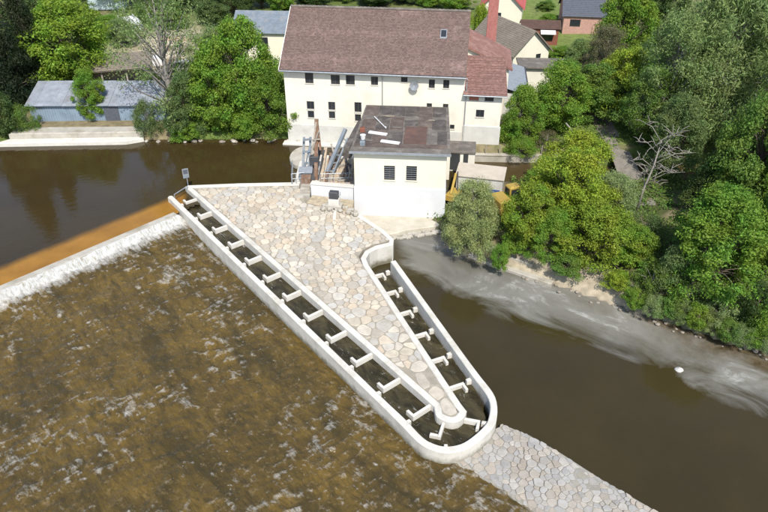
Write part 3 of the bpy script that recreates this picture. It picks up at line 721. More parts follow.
def tile_mat(name, base, w_, h_, var):      # individual tiles: one random shade per tile, from the slope's own metres
    m = bpy.data.materials.new(name); m.use_nodes = True; n = m.node_tree.nodes; L = m.node_tree.links; b = n['Principled BSDF']
    tc = n.new('ShaderNodeTexCoord'); sx = n.new('ShaderNodeSeparateXYZ'); L.new(tc.outputs['Object'], sx.inputs[0])
    cx = n.new('ShaderNodeCombineXYZ'); L.new(sx.outputs[0], cx.inputs[0]); L.new(sx.outputs[2], cx.inputs[1])
    br = n.new('ShaderNodeTexBrick'); L.new(cx.outputs[0], br.inputs['Vector']); br.inputs['Scale'].default_value = 1
    br.inputs['Brick Width'].default_value = w_; br.inputs['Row Height'].default_value = h_; br.inputs['Mortar Size'].default_value = 0.012
    br.inputs['Color1'].default_value = (*[v*(1-var) for v in base], 1); br.inputs['Color2'].default_value = (*[min(1, v*(1+var)) for v in base], 1); br.inputs['Mortar'].default_value = (*[v*.45 for v in base], 1)
    geo = n.new('ShaderNodeNewGeometry')
    nz = n.new('ShaderNodeTexNoise'); nz.inputs['Scale'].default_value = 0.45; nz.inputs['Detail'].default_value = 8; nz.inputs['Roughness'].default_value = .7; L.new(geo.outputs['Position'], nz.inputs['Vector'])
    mr = n.new('ShaderNodeMapRange'); mr.inputs[1].default_value = .57; mr.inputs[2].default_value = .72; mr.inputs[4].default_value = .5; L.new(nz.outputs[0], mr.inputs[0])
    mx = n.new('ShaderNodeMix'); mx.data_type = 'RGBA'; L.new(mr.outputs[0], mx.inputs[0]); L.new(br.outputs[0], mx.inputs[6]); mx.inputs[7].default_value = (*[min(1, v*2.0+.02) for v in base], 1)
    L.new(mx.outputs[2], b.inputs['Base Color']); b.inputs['Roughness'].default_value = .85; b.inputs['Specular IOR Level'].default_value = .25
    return m
M['main_tiles'] = tile_mat('main_tiles', (0.165, 0.113, 0.097), 0.20, 0.11, 0.24)
M['annex_tiles'] = tile_mat('annex_tiles', (0.215, 0.122, 0.103), 0.20, 0.085, 0.24)
class Face:
    """Reads where a facade feature sits (metres along, height) on a vertical wall plane."""
    def __init__(s, ox, oy, oz, yaw): s.o = Vector((ox, oy)); s.z = oz; s.d = Vector((math.cos(yaw), math.sin(yaw)))
    def __call__(s, px, py):
        p = at(px, py, 0); c = Vector((0, 0, CAM_H)); r = p - c; nn = Vector((-s.d.y, s.d.x))
        t = (s.o.x*nn.x + s.o.y*nn.y)/(r.x*nn.x + r.y*nn.y); q = c + r*t
        return (Vector((q.x, q.y))-s.o).dot(s.d), q.z - s.z
    def rect(s, x0, x1, y0, y1): a = s(x0, y1); b = s(x1, y0); return (a[0], b[0], a[1], b[1])

# ------------------------------------------------------------------ the mill house
YAW = R(-7.0)
HZ = 1.75
mill = thing('mill_house', 'long white three-storey mill house with a steep brown tiled roof on the upper river', 'house', (-10.75, 71.6, HZ), YAW)
F = Face(-10.75, 71.6, HZ, YAW); WID = 19.35; DEP = 13.0; EV = 8.35; RG = 12.85
wins = [(305.4,313,72.8,83.2,(2,1)), (331,339.6,75,84.2,(2,1)), (346,354.6,75.3,84.5,(2,1)), (371,378,76.6,85,(2,1)), (401,407.6,77.2,82,(1,1)), (428.6,435,79.6,88,(2,1)), (443,449.5,80,88.3,(2,1)),
        (307,314,101.4,109,(2,1)), (308,314,111,117.6,(1,1)), (328.5,335,102,109.8,(2,1)), (329,335,111.6,118.2,(1,1)), (354.6,361.4,102.4,112,(2,1)), (355,361,114.4,121,(1,1)),
        (426.6,432,103.4,107.6,(1,1)), (442.8,448.4,104,108.4,(2,1)), (449.7,454.5,124.8,129,(1,1))]
ops = [F.rect(*q[:4]) for q in wins]; ops = [(a,b,c,min(d, EV-.18)) for a,b,c,d in ops]
mb = MB(); wall_face(mb, 0, WID, -1.2, EV, ops)
mb.add([(0,0,-1.2),(0,DEP,-1.2),(0,DEP,EV),(0,DEP/2,RG-.1),(0,0,EV)], [(4,3,2,1,0)]); mb.add([(WID,0,-1.2),(WID,DEP,-1.2),(WID,DEP,EV),(WID,DEP/2,RG-.1),(WID,0,EV)], [(0,1,2,3,4)])
mb.add([(0,DEP,-1.2),(WID,DEP,-1.2),(WID,DEP,EV),(0,DEP,EV)], [(0,3,2,1)]); mb.build('wall', 'white_wall', mill)
mb = MB(); mb.box(-.05, WID-.01, -.05, -.003, -1.4, 1.9); mb.build('plinth', 'grey_render', mill)
mb = MB(); mb.box(-.5, WID+.4, -1.0, -.06, -1.6, -.05, ch=.04); mb.build('footing_ledge', 'concrete', mill)
for q, o in zip(wins, ops): window(mill, *o, bars=q[4])
oh = .55; slope = (RG-EV)/(DEP/2); EZ = EV-oh*slope
mb = MB(); sl, sr = -.35, WID+.1
coursed_slope(mb, (sl,-oh,EZ+.22), (sr,-oh,EZ+.22), (sr,DEP/2,RG+.22), (sl,DEP/2,RG+.22), 42)
coursed_slope(mb, (sr,DEP+oh,EZ+.22), (sl,DEP+oh,EZ+.22), (sl,DEP/2,RG+.22), (sr,DEP/2,RG+.22), 42)
mb.add([(sl,-oh,EZ),(sr,-oh,EZ),(sr,DEP/2,RG),(sl,DEP/2,RG)], [(0,3,2,1)]); mb.add([(sl,DEP+oh,EZ),(sr,DEP+oh,EZ),(sr,DEP/2,RG),(sl,DEP/2,RG)], [(0,1,2,3)])
for x in (sl, sr): mb.add([(x,-oh,EZ),(x,-oh,EZ+.22),(x,DEP/2,RG+.22),(x,DEP/2,RG),(x,DEP+oh,EZ),(x,DEP+oh,EZ+.22)], [(0,1,2,3),(3,2,5,4)])
roof = mb.build('roof', 'main_tiles', mill)
mb = MB()
for i in range(46): x = sl + (sr-sl)*i/46; mb.tube([(x,DEP/2,RG+.24),(x+(sr-sl)/46*1.04,DEP/2,RG+.22)], [.17,.145], 7)
mb.build('ridge_cap', 'bitumen_light', roof)
mb = MB(); mb.bar((sl-.02,-oh,EZ+.14), (sl-.02,DEP/2,RG+.14), .05, .24); mb.bar((sl-.02,DEP/2,RG+.14), (sl-.02,DEP+oh,EZ+.14), .05, .24); mb.build('verge_board', 'frame_white', roof)
mb = MB(); a = Vector((16.8,4.55,EV+4.55*slope+.3)); mb.box(16.35,17.05,3.9,4.1,EV+4.0*slope+.05,EV+4.0*slope+.42); 
sk = MB(); zz = lambda y: EV+y*slope+.34
sk.add([(16.4,3.4,zz(3.4)),(17.1,3.4,zz(3.4)),(17.1,4.3,zz(4.3)),(16.4,4.3,zz(4.3)),(16.4,3.4,zz(3.4)-.2),(17.1,3.4,zz(3.4)-.2),(17.1,4.3,zz(4.3)-.2),(16.4,4.3,zz(4.3)-.2)], [(0,1,2,3),(4,5,1,0),(5,6,2,1),(7,4,0,3)]); s_ = sk.build('skylight', 'galv', roof)
sk = MB(); sk.add([(16.47,3.48,zz(3.48)+.006),(17.03,3.48,zz(3.48)+.006),(17.03,4.22,zz(4.22)+.006),(16.47,4.22,zz(4.22)+.006)], [(0,1,2,3)]); sk.build('skylight_pane', 'glass', roof)
mb = MB(); mb.tube([(sl,-oh-.07,EZ+.12),(sr,-oh-.07,EZ+.10)], .08, 7); mb.build('gutter', 'galv', mill)
for px, y0, y1 in ((382.5,78,128), (466.5,82,140)):
    u = F(px,90)[0]; mb = MB(); mb.tube([(u,-oh-.05,EZ+.05),(u,-.12,EV-.75),(u,-.12,.2)], .05, 6); mb.build('downpipe', 'galv', mill)
u, z = F(414.5, 84); mb = MB(); N = 14
mb.add([(u,-.42,z)] + [(u+.48*math.cos(2*math.pi*k/N), -.55, z+.52*math.sin(2*math.pi*k/N)) for k in range(N)], [(0,1+k,1+(k+1)%N) for k in range(N)])
mb.bar((u,-.42,z), (u,0,z-.3), .06); mb.bar((u,-.45,z-.4), (u+.1,-.95,z-.1), .03); mb.build('satellite_dish', 'galv', mill)
# annex on the right
ax = thing('annex_building', 'narrow cream annex with a reddish lean-to roof at the right end of the mill house', 'house', (-10.75, 71.6, HZ), YAW)
AU0, AU1, AEV = WID+.01, 23.35, 6.35
aw = [(469,479,95.6,100.2,(3,1)), (484.6,494,95.8,101,(3,1)), (475.6,484.4,110,117,(2,1))]
aops = [F.rect(*q[:4]) for q in aw]; aops = [(a,b,c,min(d,AEV-.2)) for a,b,c,d in aops]
mb = MB(); wall_face(mb, AU0, AU1, -1.2, AEV, aops)
mb.add([(AU1,0,-1.2),(AU1,5,-1.2),(AU1,5,AEV+2.3),(AU1,0,AEV)], [(0,1,2,3)]); mb.add([(AU0,5,-1.2),(AU1,5,-1.2),(AU1,5,AEV+2.3),(AU0,5,AEV+2.3)], [(0,3,2,1)]); mb.build('wall', 'white_wall', ax)
mb = MB(); mb.prism([(AU0+.1,-.16),(AU1+.1,-.16),(AU1+.1,-.003),(AU0+.1,-.003)], -1.4, 2.75, .05); mb.build('plinth', 'grey_render', ax)
for i, (q, o) in enumerate(zip(aw, aops)): window(ax, *o, bars=q[4], fm='frame_red' if i == 0 else 'frame_dark', pane='frame_red' if i == 0 else 'glass')
mb = MB(); coursed_slope(mb, (AU0-.1,-.5,AEV-.05), (AU1+.45,-.5,AEV-.05), (AU1+.15,5,AEV+2.45), (AU0+.05,5,AEV+2.45), 22)
mb.add([(AU0-.1,-.5,AEV-.2),(AU1+.45,-.5,AEV-.2),(AU1+.15,5,AEV+2.3),(AU0+.05,5,AEV+2.3)], [(0,3,2,1)]); mb.bar((AU1+.45,-.5,AEV-.12),(AU1+.15,5,AEV+2.38),.06,.18); mb.build('roof', 'annex_tiles', ax)
mb = MB(); mb.tube([(AU0-.1,-.57,AEV-.12),(AU1+.45,-.57,AEV-.12)], .07, 6); mb.build('gutter', 'galv', ax)
# wing behind the annex with a roof falling to the right
wg = thing('rear_wing', 'rear wing with a red tiled roof falling to the right above a white gable strip', 'house', (-10.75, 71.6, HZ), YAW)
mb = MB(); y0, y1 = 5.6, 12.5; u0, u1 = WID+.02, 24.1; za, zb_ = 9.5, 7.3
mb.add([(u0,y0,-1),(u1,y0,-1),(u1,y0,zb_),(u0,y0,za),(u0,y1,-1),(u1,y1,-1),(u1,y1,zb_),(u0,y1,za)], [(0,1,2,3),(1,5,6,2),(5,4,7,6)]); mb.build('wall', 'white_wall', wg)
mb = MB(); coursed_slope(mb, (u1+.35,y0-.3,zb_+.0), (u1+.35,y1+.3,zb_+.0), (u0,y1+.3,za+.15), (u0,y0-.3,za+.15), 18)
mb.bar((u0,y0-.32,za+.05),(u1+.35,y0-.32,zb_-.1),.06,.22); mb.build('roof', 'red_tile', wg)
# canopy beside the turbine house
pc = at(461, 168, 2.0)
cp = thing('porch', 'small grey flat-roofed porch on white pillars beside the turbine house', 'porch', (6.0, 62.2, 1.8), YAW)
mb = MB(); mb.box(-.2, 3.1, -.2, 2.4, 2.75, 2.95, ch=.03); mb.build('roof', 'bitumen_light', cp)
for x in (.45, 1.75, 2.75):
    mb = MB(); mb.box(x-.16 if x < 2 else x-.35, x+.16 if x < 2 else x+.3, -.05, .25, -1.5, 2.748, ch=.02); mb.build('pillar', 'white_wall', cp)
mb = MB(); mb.box(-.1, 3.0, 2.05, 2.25, -1.5, 2.748); mb.build('back_wall', 'grey_render', cp)

# ------------------------------------------------------------------ turbine house
TY = R(-4.5)
th = thing('turbine_house', 'low cream turbine house with two windows and a patched black flat roof', 'building', (-2.75, 56.9, 0.0), TY)
T = Face(-2.75, 56.9, 0.0, TY); TW, TD, TH_, TPL = 8.45, 11.0, 7.02, 3.5
tw = [T.rect(384,395,166,180.2), T.rect(406,417,166.3,180.8)]
mb = MB(); wall_face(mb, 0, TW, TPL, TH_, tw, depth=.22)
mb.add([(0,0,TPL),(0,TD,TPL),(0,TD,TH_),(0,0,TH_)], [(0,3,2,1)]); mb.add([(TW,0,TPL),(TW,TD,TPL),(TW,TD,TH_),(TW,0,TH_)], [(0,1,2,3)]); mb.add([(0,TD,TPL),(TW,TD,TPL),(TW,TD,TH_),(0,TD,TH_)], [(0,3,2,1)])
mb.build('wall', 'yellow_wall', th)
mb = MB(); mb.box(-.08, TW+.08, -.10, TD, -.9, TPL, ch=.05); mb.build('plinth', 'plinth', th)
for o in tw:
    window(th, *o, depth=.18, bars=(2, 1)); mb = MB()
    for k in range(1, 7): z = o[2]+(o[3]-o[2])*k/7; mb.box(o[0]+.02, o[1]-.02, .06, .085, z-.018, z+.018)
    mb.build('window_bars', 'galv', th)
mb = MB(); mb.prism([(-.35,-.45),(TW+.35,-.45),(TW+.15,TD+.2),(-.0,TD+.2)], TH_+.002, lambda x, y: TH_+.18+.05*y*0, .03); roof = mb.build('roof', 'bitumen_light', th)
zr = TH_+.185
sheets = [(-.2,8.6,-.3,.62,'bitumen_light'), (-.1,8.5,.65,1.5,'bitumen_brown'), (4.4,6.55,1.6,5.6,'rust_sheet')]
for k, x0 in enumerate((-.05, 1.4, 2.9)): sheets += [(x0, x0+1.42, 1.55, 4.4+.2*(k % 2), ('bitumen','bitumen_brown','bitumen')[k])]
for k, x0 in enumerate((6.6, 7.55)): sheets += [(x0, x0+.9, 1.55, 5.0-.3*k, ('bitumen_light','bitumen')[k])]
for k in range(6):
    x0 = .12+1.38*k; y_ = 4.65 if k < 3 else (5.65 if k < 5 else 5.05)
    sheets += [(x0, x0+1.34, y_, 7.8+random.uniform(-.5,.5), random.choice(['bitumen','bitumen','bitumen_brown'])), (x0, x0+1.34, 8.36, 10.9, random.choice(['bitumen','bitumen_brown','bitumen']))]
for x0, x1, y0, y1, m_ in sheets:
    mb = MB(); dz = random.uniform(0, .05); q = [(x0+random.uniform(0,.04),y0+random.uniform(0,.06)),(x1-random.uniform(0,.04),y0+random.uniform(0,.06)),(x1-random.uniform(0,.04),y1-random.uniform(0,.08)),(x0+random.uniform(0,.04),y1-random.uniform(0,.08))]
    mb.prism(q, zr, zr+.03+dz, .012); mb.build('roof_sheet', m_, roof)
for k, (x, y, a_, b_, m_) in enumerate([(2.6,8.1,1.3,.42,'tar_tan'), (6.9,7.3,.7,.3,'tar_tan'), (1.2,2.0,.8,.5,'bitumen_light'), (3.6,5.2,1.1,.4,'bitumen_light'), (7.6,9.2,.9,.5,'bitumen_light'), (5.2,8.9,.9,.35,'bitumen_brown')]):
    mb = MB(); mb.prism([(x+a_*.5*math.cos(t)*random.uniform(.75,1.2), y+b_*.5*math.sin(t)*random.uniform(.75,1.2)) for t in np.linspace(0,2*math.pi,12)[:-1]], zr+.08, zr+.095, .005); mb.build('roof_patch', m_, roof)
mb = MB(); mb.box(-.38, TW+.38, -.50, -.42, TH_-.02, TH_+.2); mb.build('fascia', 'galv', th)
mb = MB(); mb.prism([(-1.0,.6),(-.36,.6),(-.05,7.0),(-.4,7.0)], TH_-1.0, lambda x, y: TH_+.12, .03); mb.build('side_canopy', 'bitumen', th)
def onroof(px, py, dz=.26): return at(px, py, TH_+dz)
for (a, b) in (((369,132.5),(387,135)), ((381,141.3),(399.5,143.8))):
    p, q = onroof(*a), onroof(*b); mb = MB(); d = (q-p); mb.bar((0,0,.08), (d.x,d.y,.08), .42, .12)
    o = mb.build('board', 'white_metal'); o.location = (p.x,p.y,TH_+.24); tag(o, 'white board lying on the black flat roof, ' + ('the upper one of two' if a[0] < 375 else 'the lower one of two nearer the eave'), 'board', 'white boards on the flat roof')
p, q = onroof(374.5,117), onroof(386,128.5); mb = MB(); d = q-p; mb.tube([(0,0,0),(d.x,d.y,0)], .05, 6); mb.tube([(d.x*.97,d.y*.97,0),(d.x*.97+.02,d.y*.97,.12)], .06, 6); o = mb.build('pole', 'white_metal'); o.location = (p.x,p.y,TH_+.31); tag(o, 'thin pale pole lying diagonally on the black flat roof', 'pole')
for (px, py, m_, lab, nm) in ((362.5,131.5,'timber_red','small red jerrycan on the left edge of the flat roof','jerrycan'), (363,139,'white_metal','small white bucket on the left edge of the flat roof','bucket'), (362.5,145,'blue_metal','blue canister at the front left corner of the flat roof','canister')):
    p = onroof(px, py); mb = MB()
    if nm == 'bucket': mb.tube([(0,0,0),(0,0,.42)], [.2,.26], 10); mb.tube([(0,0,.40),(0,0,.44)], [.27,.28], 10)
    else: mb.box(-.24,.24,-.15,.15,0,.42,ch=.05); mb.tube([(.12,0,.42),(.12,0,.52)], .05, 6); mb.bar((-.15,0,.47),(.05,0,.47),.04); mb.bar((-.15,0,.41),(-.15,0,.49),.04)
    o = mb.build(nm, m_); o.location = (p.x,p.y,TH_+.245); tag(o, lab, nm)
# pale apron in front of the turbine house, white flank wall towards the headgate
mb = MB(); mb.prism(ccw([(-2.6,56.75),(5.9,56.2),(6.1,55.2),(4.3,54.5),(2.2,54.0),(0.6,53.2),(-1.0,53.9)]), -1, .45, .06); struct(fix_ngon(mb.build('outlet_apron', mat('apron', (0.44, 0.405, 0.33), 0.9, 0.15, 1.2, 0.3, 15, (0.34, 0.30, 0.22), 0.8, 0.5))))
for k in range(46):
    t = random.random(); x = 0.9+4.6*t+random.uniform(-.3,.3); y = 53.25+1.3*t+random.uniform(-.35,.25); r = random.uniform(.14,.34); bm = bmesh.new(); bmesh.ops.create_icosphere(bm, subdivisions=1, radius=r)
    for v in bm.verts: v.co = Vector((v.co.x*random.uniform(.8,1.3), v.co.y*random.uniform(.8,1.2), v.co.z*random.uniform(.5,.8)))
    me = bpy.data.meshes.new('rock'); bm.to_mesh(me); bm.free(); me.materials.append(M['concrete_old']); o = bpy.data.objects.new('rock', me); COL.objects.link(o); o.location = (x,y,.05)
    tag(o, 'dark wet rock at the edge of the pale turbine outlet apron', 'rock', 'rocks along the outlet apron')
hw = thing('flank_wall', 'white rendered wall between the sluice steps and the turbine house', 'wall', (-6.95, 58.1, 0), R(-10))
mb = MB(); mb.box(0, 4.15, -.25, .25, -.5, 3.15, ch=.05); mb.build('wall', 'plinth', hw)
mb = MB(); mb.box(-.04, 4.15, -.3, .3, 3.153, 3.26, ch=.03); mb.build('coping', 'concrete', hw)
# earth and rubble border at the foot of the wall
mb = MB(); mb.prism(ccw([(-7.3,56.35),(-6.2,55.9),(-5.0,55.6),(-3.3,54.95),(-2.95,55.15),(-2.85,56.8),(-6.9,57.8)]), -1, lambda x, y: 2.0+.10*vnoise(np.array(x), np.array(y), 2.2), .05); struct(fix_ngon(mb.build('earth_border', mat('earth', (0.36,0.30,0.21), .95, .35, 2.5, .6, 8, (0.16,0.15,0.07), 1.2, .6)))) 
for k in range(26):
    px = 322+34*random.random(); py = 206+2+6*random.random()+max(0,(px-340))*.35; p = at(px, py-3, 2.1); r = random.uniform(.12,.3); mb = MB()
    mb.prism(ccw([(r*math.cos(a)*random.uniform(.7,1.2), r*math.sin(a)*random.uniform(.7,1.1)) for a in np.linspace(0,2*math.pi,7)[:-1]]), -.05, r*.7, r*.2, 0)
    o = mb.build('rubble_block', 'concrete_old'); o.location = p; tag(o, 'rough block of rubble in the earth border below the white wall', 'rubble block', 'rubble in the earth border')

# ------------------------------------------------------------------ headgate and trash rack
dk = thing('gate_deck', 'concrete headgate deck with plank walkway beside the turbine house', 'deck', (0,0,0))
A = at(291,183,2.15); 
mb = MB(); mb.prism(ccw([(-8.9,60.45),(-2.8,59.3),(-2.2,69.8),(-4.0,69.9),(-4.3,66.5),(-7.3,66.9),(-8.9,65.2)]), -.8, 2.1, .05); fix_ngon(mb.build('slab', 'concrete', dk))
for k in range(9):
    mb = MB(); x0 = -6.0+.36*k; mb.box(x0, x0+.33, 59.75, 65.8+random.uniform(-.2,.2), 2.103, 2.16+random.uniform(0,.02), ch=.01); mb.build('plank', random.choice(['timber','timber_grey','timber']), dk)
# pale concrete pier head in the water on the left
mb = MB(); c_ = Vector((-8.75,66.9)); mb.prism([(c_.x+1.25*math.cos(a)*1.1, c_.y+2.4*math.sin(a)) for a in np.linspace(0,2*math.pi,20)[:-1]], -.8, 1.95, .06); o = tag(mb.build('pier_head', 'concrete_old'), 'rounded pale concrete pier head standing in the water left of the trash rack', 'pier')
tr = thing('trash_rack_cleaner', 'rusty trash rack cleaning machine with a tall leaning mast and blue steel frame', 'machine', (0,0,0))
def P3(px, py, z): return at(px, py, z)
base = at(314,180,2.15)
by = base.y
def up(px, py, Y): z = height_at(Y, py); zc = Y*math.cos(CAM_T)-(z-CAM_H)*math.sin(CAM_T); return Vector(((px-384)/CAM_F*zc, Y, z))
mb = MB(); mb.bar(up(316,181,61.0), up(316.5,119,62.6), .42, .36); mb.bar(up(320.5,150,61.9), up(317,121,62.6), .22); mb.build('mast', 'rusty', tr)
mb = MB(); mb.bar(up(312,150,61.6), up(316,122,62.3), .14); mb.bar(up(311,140,61.6), up(320,139,61.8), .10); mb.bar(up(310.5,155,61.4), up(319,130,61.9), .09); mb.build('lattice', 'timber_grey', tr)
mb = MB()
for px in (302.5, 309): mb.bar(up(px,178,61.2), up(px+1.5,137,62.2), .22)
for py in (140, 152, 164): mb.bar(up(303,py,61.6), up(311,py-1,61.7), .16)
mb.bar(up(303,176,61.2), up(311,141,62.1), .10); mb.build('steel_frame', 'blue_metal', tr)
mb = MB(); mb.bar(up(312.5,180,60.8), up(319,148,63.4), .5, .25); mb.bar(up(318,181,60.8), up(324,150,63.4), .14, .2); mb.build('conveyor', 'steel_dark', tr)
mb = MB(); mb.bar(up(327,172,61.8), up(345.5,129,64.8), .34, .3); mb.bar(up(333,174,61.8), up(348,138,64.6), .16, .2)
for k in range(5): a = up(327,172,61.8).lerp(up(345.5,129,64.8), k/5); b = up(333,174,61.8).lerp(up(348,138,64.6), (k+.6)/5); mb.bar(a, b, .1)
mb.build('boom', 'blue_metal', tr)
mb = MB(); mb.box(-.45,.45,-.3,.3,0,.9,ch=.04); g = mb.build('hydraulic_unit', 'steel_dark', tr); g.location = up(314.5,164,61.6)
for (a, b, w_, m_, lab) in (((321,181),(326,153),.34,'timber','long brown timber beam leaning beside the trash rack mast'), ((326,182),(331,158),.26,'rusty','rust brown steel beam lying next to the leaning timber'),
                     ((335,168),(349,163),.20,'timber_grey','grey plank across the gate deck under the blue boom'), ((334,176),(350,175),.22,'timber','pale plank along the front edge of the gate deck'), ((338,181),(352,179),.18,'timber_grey','weathered rail plank nearest the turbine house wall')):
    p, q = at(*a, 2.3), at(*b, 2.3); mb = MB(); mb.bar((0,0,0), q-p+Vector((0,0,.5 if a[0] < 330 else 0)), w_); o = mb.build('beam', m_); o.location = p; tag(o, lab, 'beam', 'loose beams on the gate deck')
rg_ = random.Random(21)
for k in range(16):
    x = rg_.uniform(-5.6,-3.2); y = rg_.uniform(60.2,65.4); a = rg_.uniform(.9,2.1); L_ = rg_.uniform(1.4,3.6); w_ = rg_.uniform(.09,.2); mb = MB()
    mb.bar((0,0,0), (math.cos(a)*L_*.5, math.sin(a)*L_, rg_.uniform(.0,.8)), w_, w_*.6); o = mb.build('plank', rg_.choice(['timber_grey','timber','rusty','steel_dark','timber_grey'])); o.location = (x,y,2.27+.03*k*.3)
    tag(o, 'weathered plank or bar lying in the jumble between the mast and the turbine house', 'plank', 'jumble of planks on the gate deck')
def railing(pts, h, label, posts=5):
    r = thing('railing', label, 'railing', pts[0]); p0 = Vector(pts[0])
    for k in range(posts):
        a = Vector(pts[0]).lerp(Vector(pts[-1]), k/(posts-1))-p0; mb = MB(); mb.tube([a, a+Vector((0,0,h))], .035, 5); mb.build('post', 'galv', r)
    for z in (h, h*.5): mb = MB(); mb.tube([Vector((0,0,z)), Vector(pts[-1])-p0+Vector((0,0,z))], .03, 5); mb.build('rail', 'galv', r)
railing([at(292,184,2.1), at(305,182.5,2.1)], 1.1, 'grey tubular railing by the control cabinet at the sluice', 4)
railing([at(293,170,2.1), at(292.5,184,2.1)], 1.1, 'grey tubular railing along the water edge of the sluice deck', 4)
railing([at(321,183,2.15), at(352,182,2.15)], 1.0, 'low dark railing along the front of the plank deck', 6)
cb = thing('control_cabinet', 'blue grey control cabinet with a pale sloped lid on the sluice deck', 'cabinet', (-7.75,60.75,2.1)); mb = MB(); mb.box(-.6,.6,-.35,.35,0,1.05,ch=.02); mb.build('body', 'blue_metal', cb)
mb = MB(); mb.add([(-.68,-.45,1.06),(.68,-.45,1.06),(.68,.45,1.3),(-.68,.45,1.3),(-.68,-.45,1.0),(.68,-.45,1.0),(.68,.45,1.0),(-.68,.45,1.0)], [(0,1,2,3),(4,5,1,0),(5,6,2,1),(6,7,3,2),(7,4,0,3),(7,6,5,4)]); mb.build('lid', 'galv', cb)
sg = thing('stair', 'narrow dark recessed steps between the stone pavement and the white wall', 'stairs', (-7.6,58.9,0))
mb = MB(); mb.box(-.5,.45,.3,1.4,2.0,3.0); mb.build('gate_opening', 'rusty', sg)
for k in range(4): mb = MB(); mb.box(-.5,.5,-1.2+.36*k,-.86+.36*k,1.0,2.1+.16*k,ch=.02); mb.build('step', 'timber_grey' if k % 2 else 'concrete_old', sg)
# gauge cabinet standing on the earth border
mp = at(334.5,207,2.05); gm = thing('winch', 'small dark winch box on a stepped concrete block below the white wall', 'winch', mp, R(-10))
mb = MB(); mb.box(-.75,.75,-.45,.45,-.3,.35,ch=.05); mb.build('base_block', 'concrete_old', gm); mb = MB(); mb.box(-.5,.5,-.32,.32,.353,.95,ch=.05); mb.build('pedestal', 'concrete', gm)
mb = MB(); mb.box(-.42,.42,-.28,.28,.953,1.65,ch=.06); mb.build('housing', 'steel_dark', gm); mb = MB(); mb.box(-.2,.2,-.50,-.46,-.12,.1); mb.build('opening_shade', 'gap_shade', gm)  # last box is a solid black plate painted as the shade of a hole
mb = MB(); mb.tube([(.44,0,1.3),(.62,0,1.3)], .05, 6); mb.tube([(.6,0,1.3),(.6,-.05,1.65)], .03, 6); mb.build('crank', 'galv', gm)
mb = MB(); p = at(335,213,1.98); mb.box(-.14,.14,-1.1,.5,-.1,.08,ch=.02); o = mb.build('drain_channel', 'concrete'); o.location = p; tag(o, 'short pale drain slab running from the winch onto the stones', 'drain')
# notice post at the corner of the island
sp_ = at(188,184.5,2.1); si = thing('notice_sign', 'blue grey notice board on a thin post at the upstream corner of the island', 'sign', sp_, R(25))
mb = MB(); mb.tube([(0,0,-.3),(0,0,1.75)], .04, 6); mb.build('post', 'galv', si); mb = MB(); mb.box(-.34,.24,-.07,-.03,.75,1.75,ch=.01); mb.build('board', 'blue_metal', si); mb = MB(); mb.box(-.27,.17,-.082,-.072,1.2,1.64); mb.build('panel', 'slate', si)

# ------------------------------------------------------------------ retaining wall, boulder, gravel bank
rw = MB(); q = [at(487,254,1.2), at(533,271,1.2), at(533,276,.5), at(484,259,.5)]
rw = thing('retaining_wall', 'low pale concrete revetment on the right bank below the willow', 'wall')
L0 = [(8.9,50.1),(10.7,48.9),(12.5,47.6)]
for k in range(2):
    a, b = L0[k], L0[k+1]; mb = MB(); mb.prism(ccw([a, b, (b[0]+.4,b[1]+.55), (a[0]+.4,a[1]+.55)]), -.6, .95-.1*k, .05); mb.build('wall_block', 'concrete_old', rw)
mb = MB(); mb.prism(ccw([(7.4,50.1),(9.3,48.5),(11.2,47.3),(13.8,45.6),(14.1,46.1),(11.5,47.9),(9.6,49.0),(7.8,50.6)]), -.6, .28, .05); fix_ngon(mb.build('toe_slab', 'concrete_old', rw))
def rock(name, loc, r, m_, label, cat, group=None, seed=0):
    rg = random.Random(seed); bm = bmesh.new(); bmesh.ops.create_icosphere(bm, subdivisions=2, radius=r)
    for v in bm.verts: v.co = v.co*rg.uniform(.84,1.12); v.co.z *= .6
    me = bpy.data.meshes.new(name); bm.to_mesh(me); bm.free(); me.materials.append(M[m_]); o = bpy.data.objects.new(name, me); COL.objects.link(o); o.location = loc; return tag(o, label, cat, group)
rock('boulder', at(679,370,.0), .28, 'boulder', 'single white boulder breaking the surface of the brown tailwater', 'boulder')
for k in range(36):
    t = random.random(); i = min(int(t*6), 5)+5; a = Vector(RIGHT_BANK[i]); b = Vector(RIGHT_BANK[i+1]); p = a.lerp(b, random.random()) + Vector((random.gauss(0,.25), random.gauss(-.1,.35)))
    rock('bank_stone', (p.x,p.y,random.uniform(-.05,.15)), random.uniform(.08,.20), 'bank_rock', 'pale stone at the waterline of the right bank', 'stone', 'stones along the right waterline', k)
# concrete apron along the left quay
qw = thing('quay_wall', 'long pale concrete quay with a lower landing step below the blue shed', 'quay')
mb = MB(); mb.prism(ccw([(-42.2,71.35),(-27.3,72.0),(-27.4,73.6),(-41.8,73.3)]), -.5, 2.55, .08); mb.build('upper_wall', 'concrete_old', qw)
mb = MB(); mb.prism(ccw([(-43.4,70.1),(-29.0,70.75),(-27.2,71.6),(-27.3,71.99),(-42.2,71.34)]), -.5, 1.95, .06); mb.build('landing_step', 'concrete', qw)
for k in range(40):
    x = -42+33*random.random(); y = 71.2+.02*(x+27)+random.uniform(-.2,.5) if x > -27 else 74+random.uniform(0,1.2)
    rock('bank_stone', (x,y,1.6 if x > -27 else 2.2), random.uniform(.14,.34), random.choice(['bank_rock','bank_rock','concrete_old']), 'pale stone on the left bank' + (' in front of the blue shed' if x <= -27 else ' at the water under the trees'), 'stone', 'stones in front of the blue shed' if x <= -27 else 'stones under the trees on the left bank', 400+k)

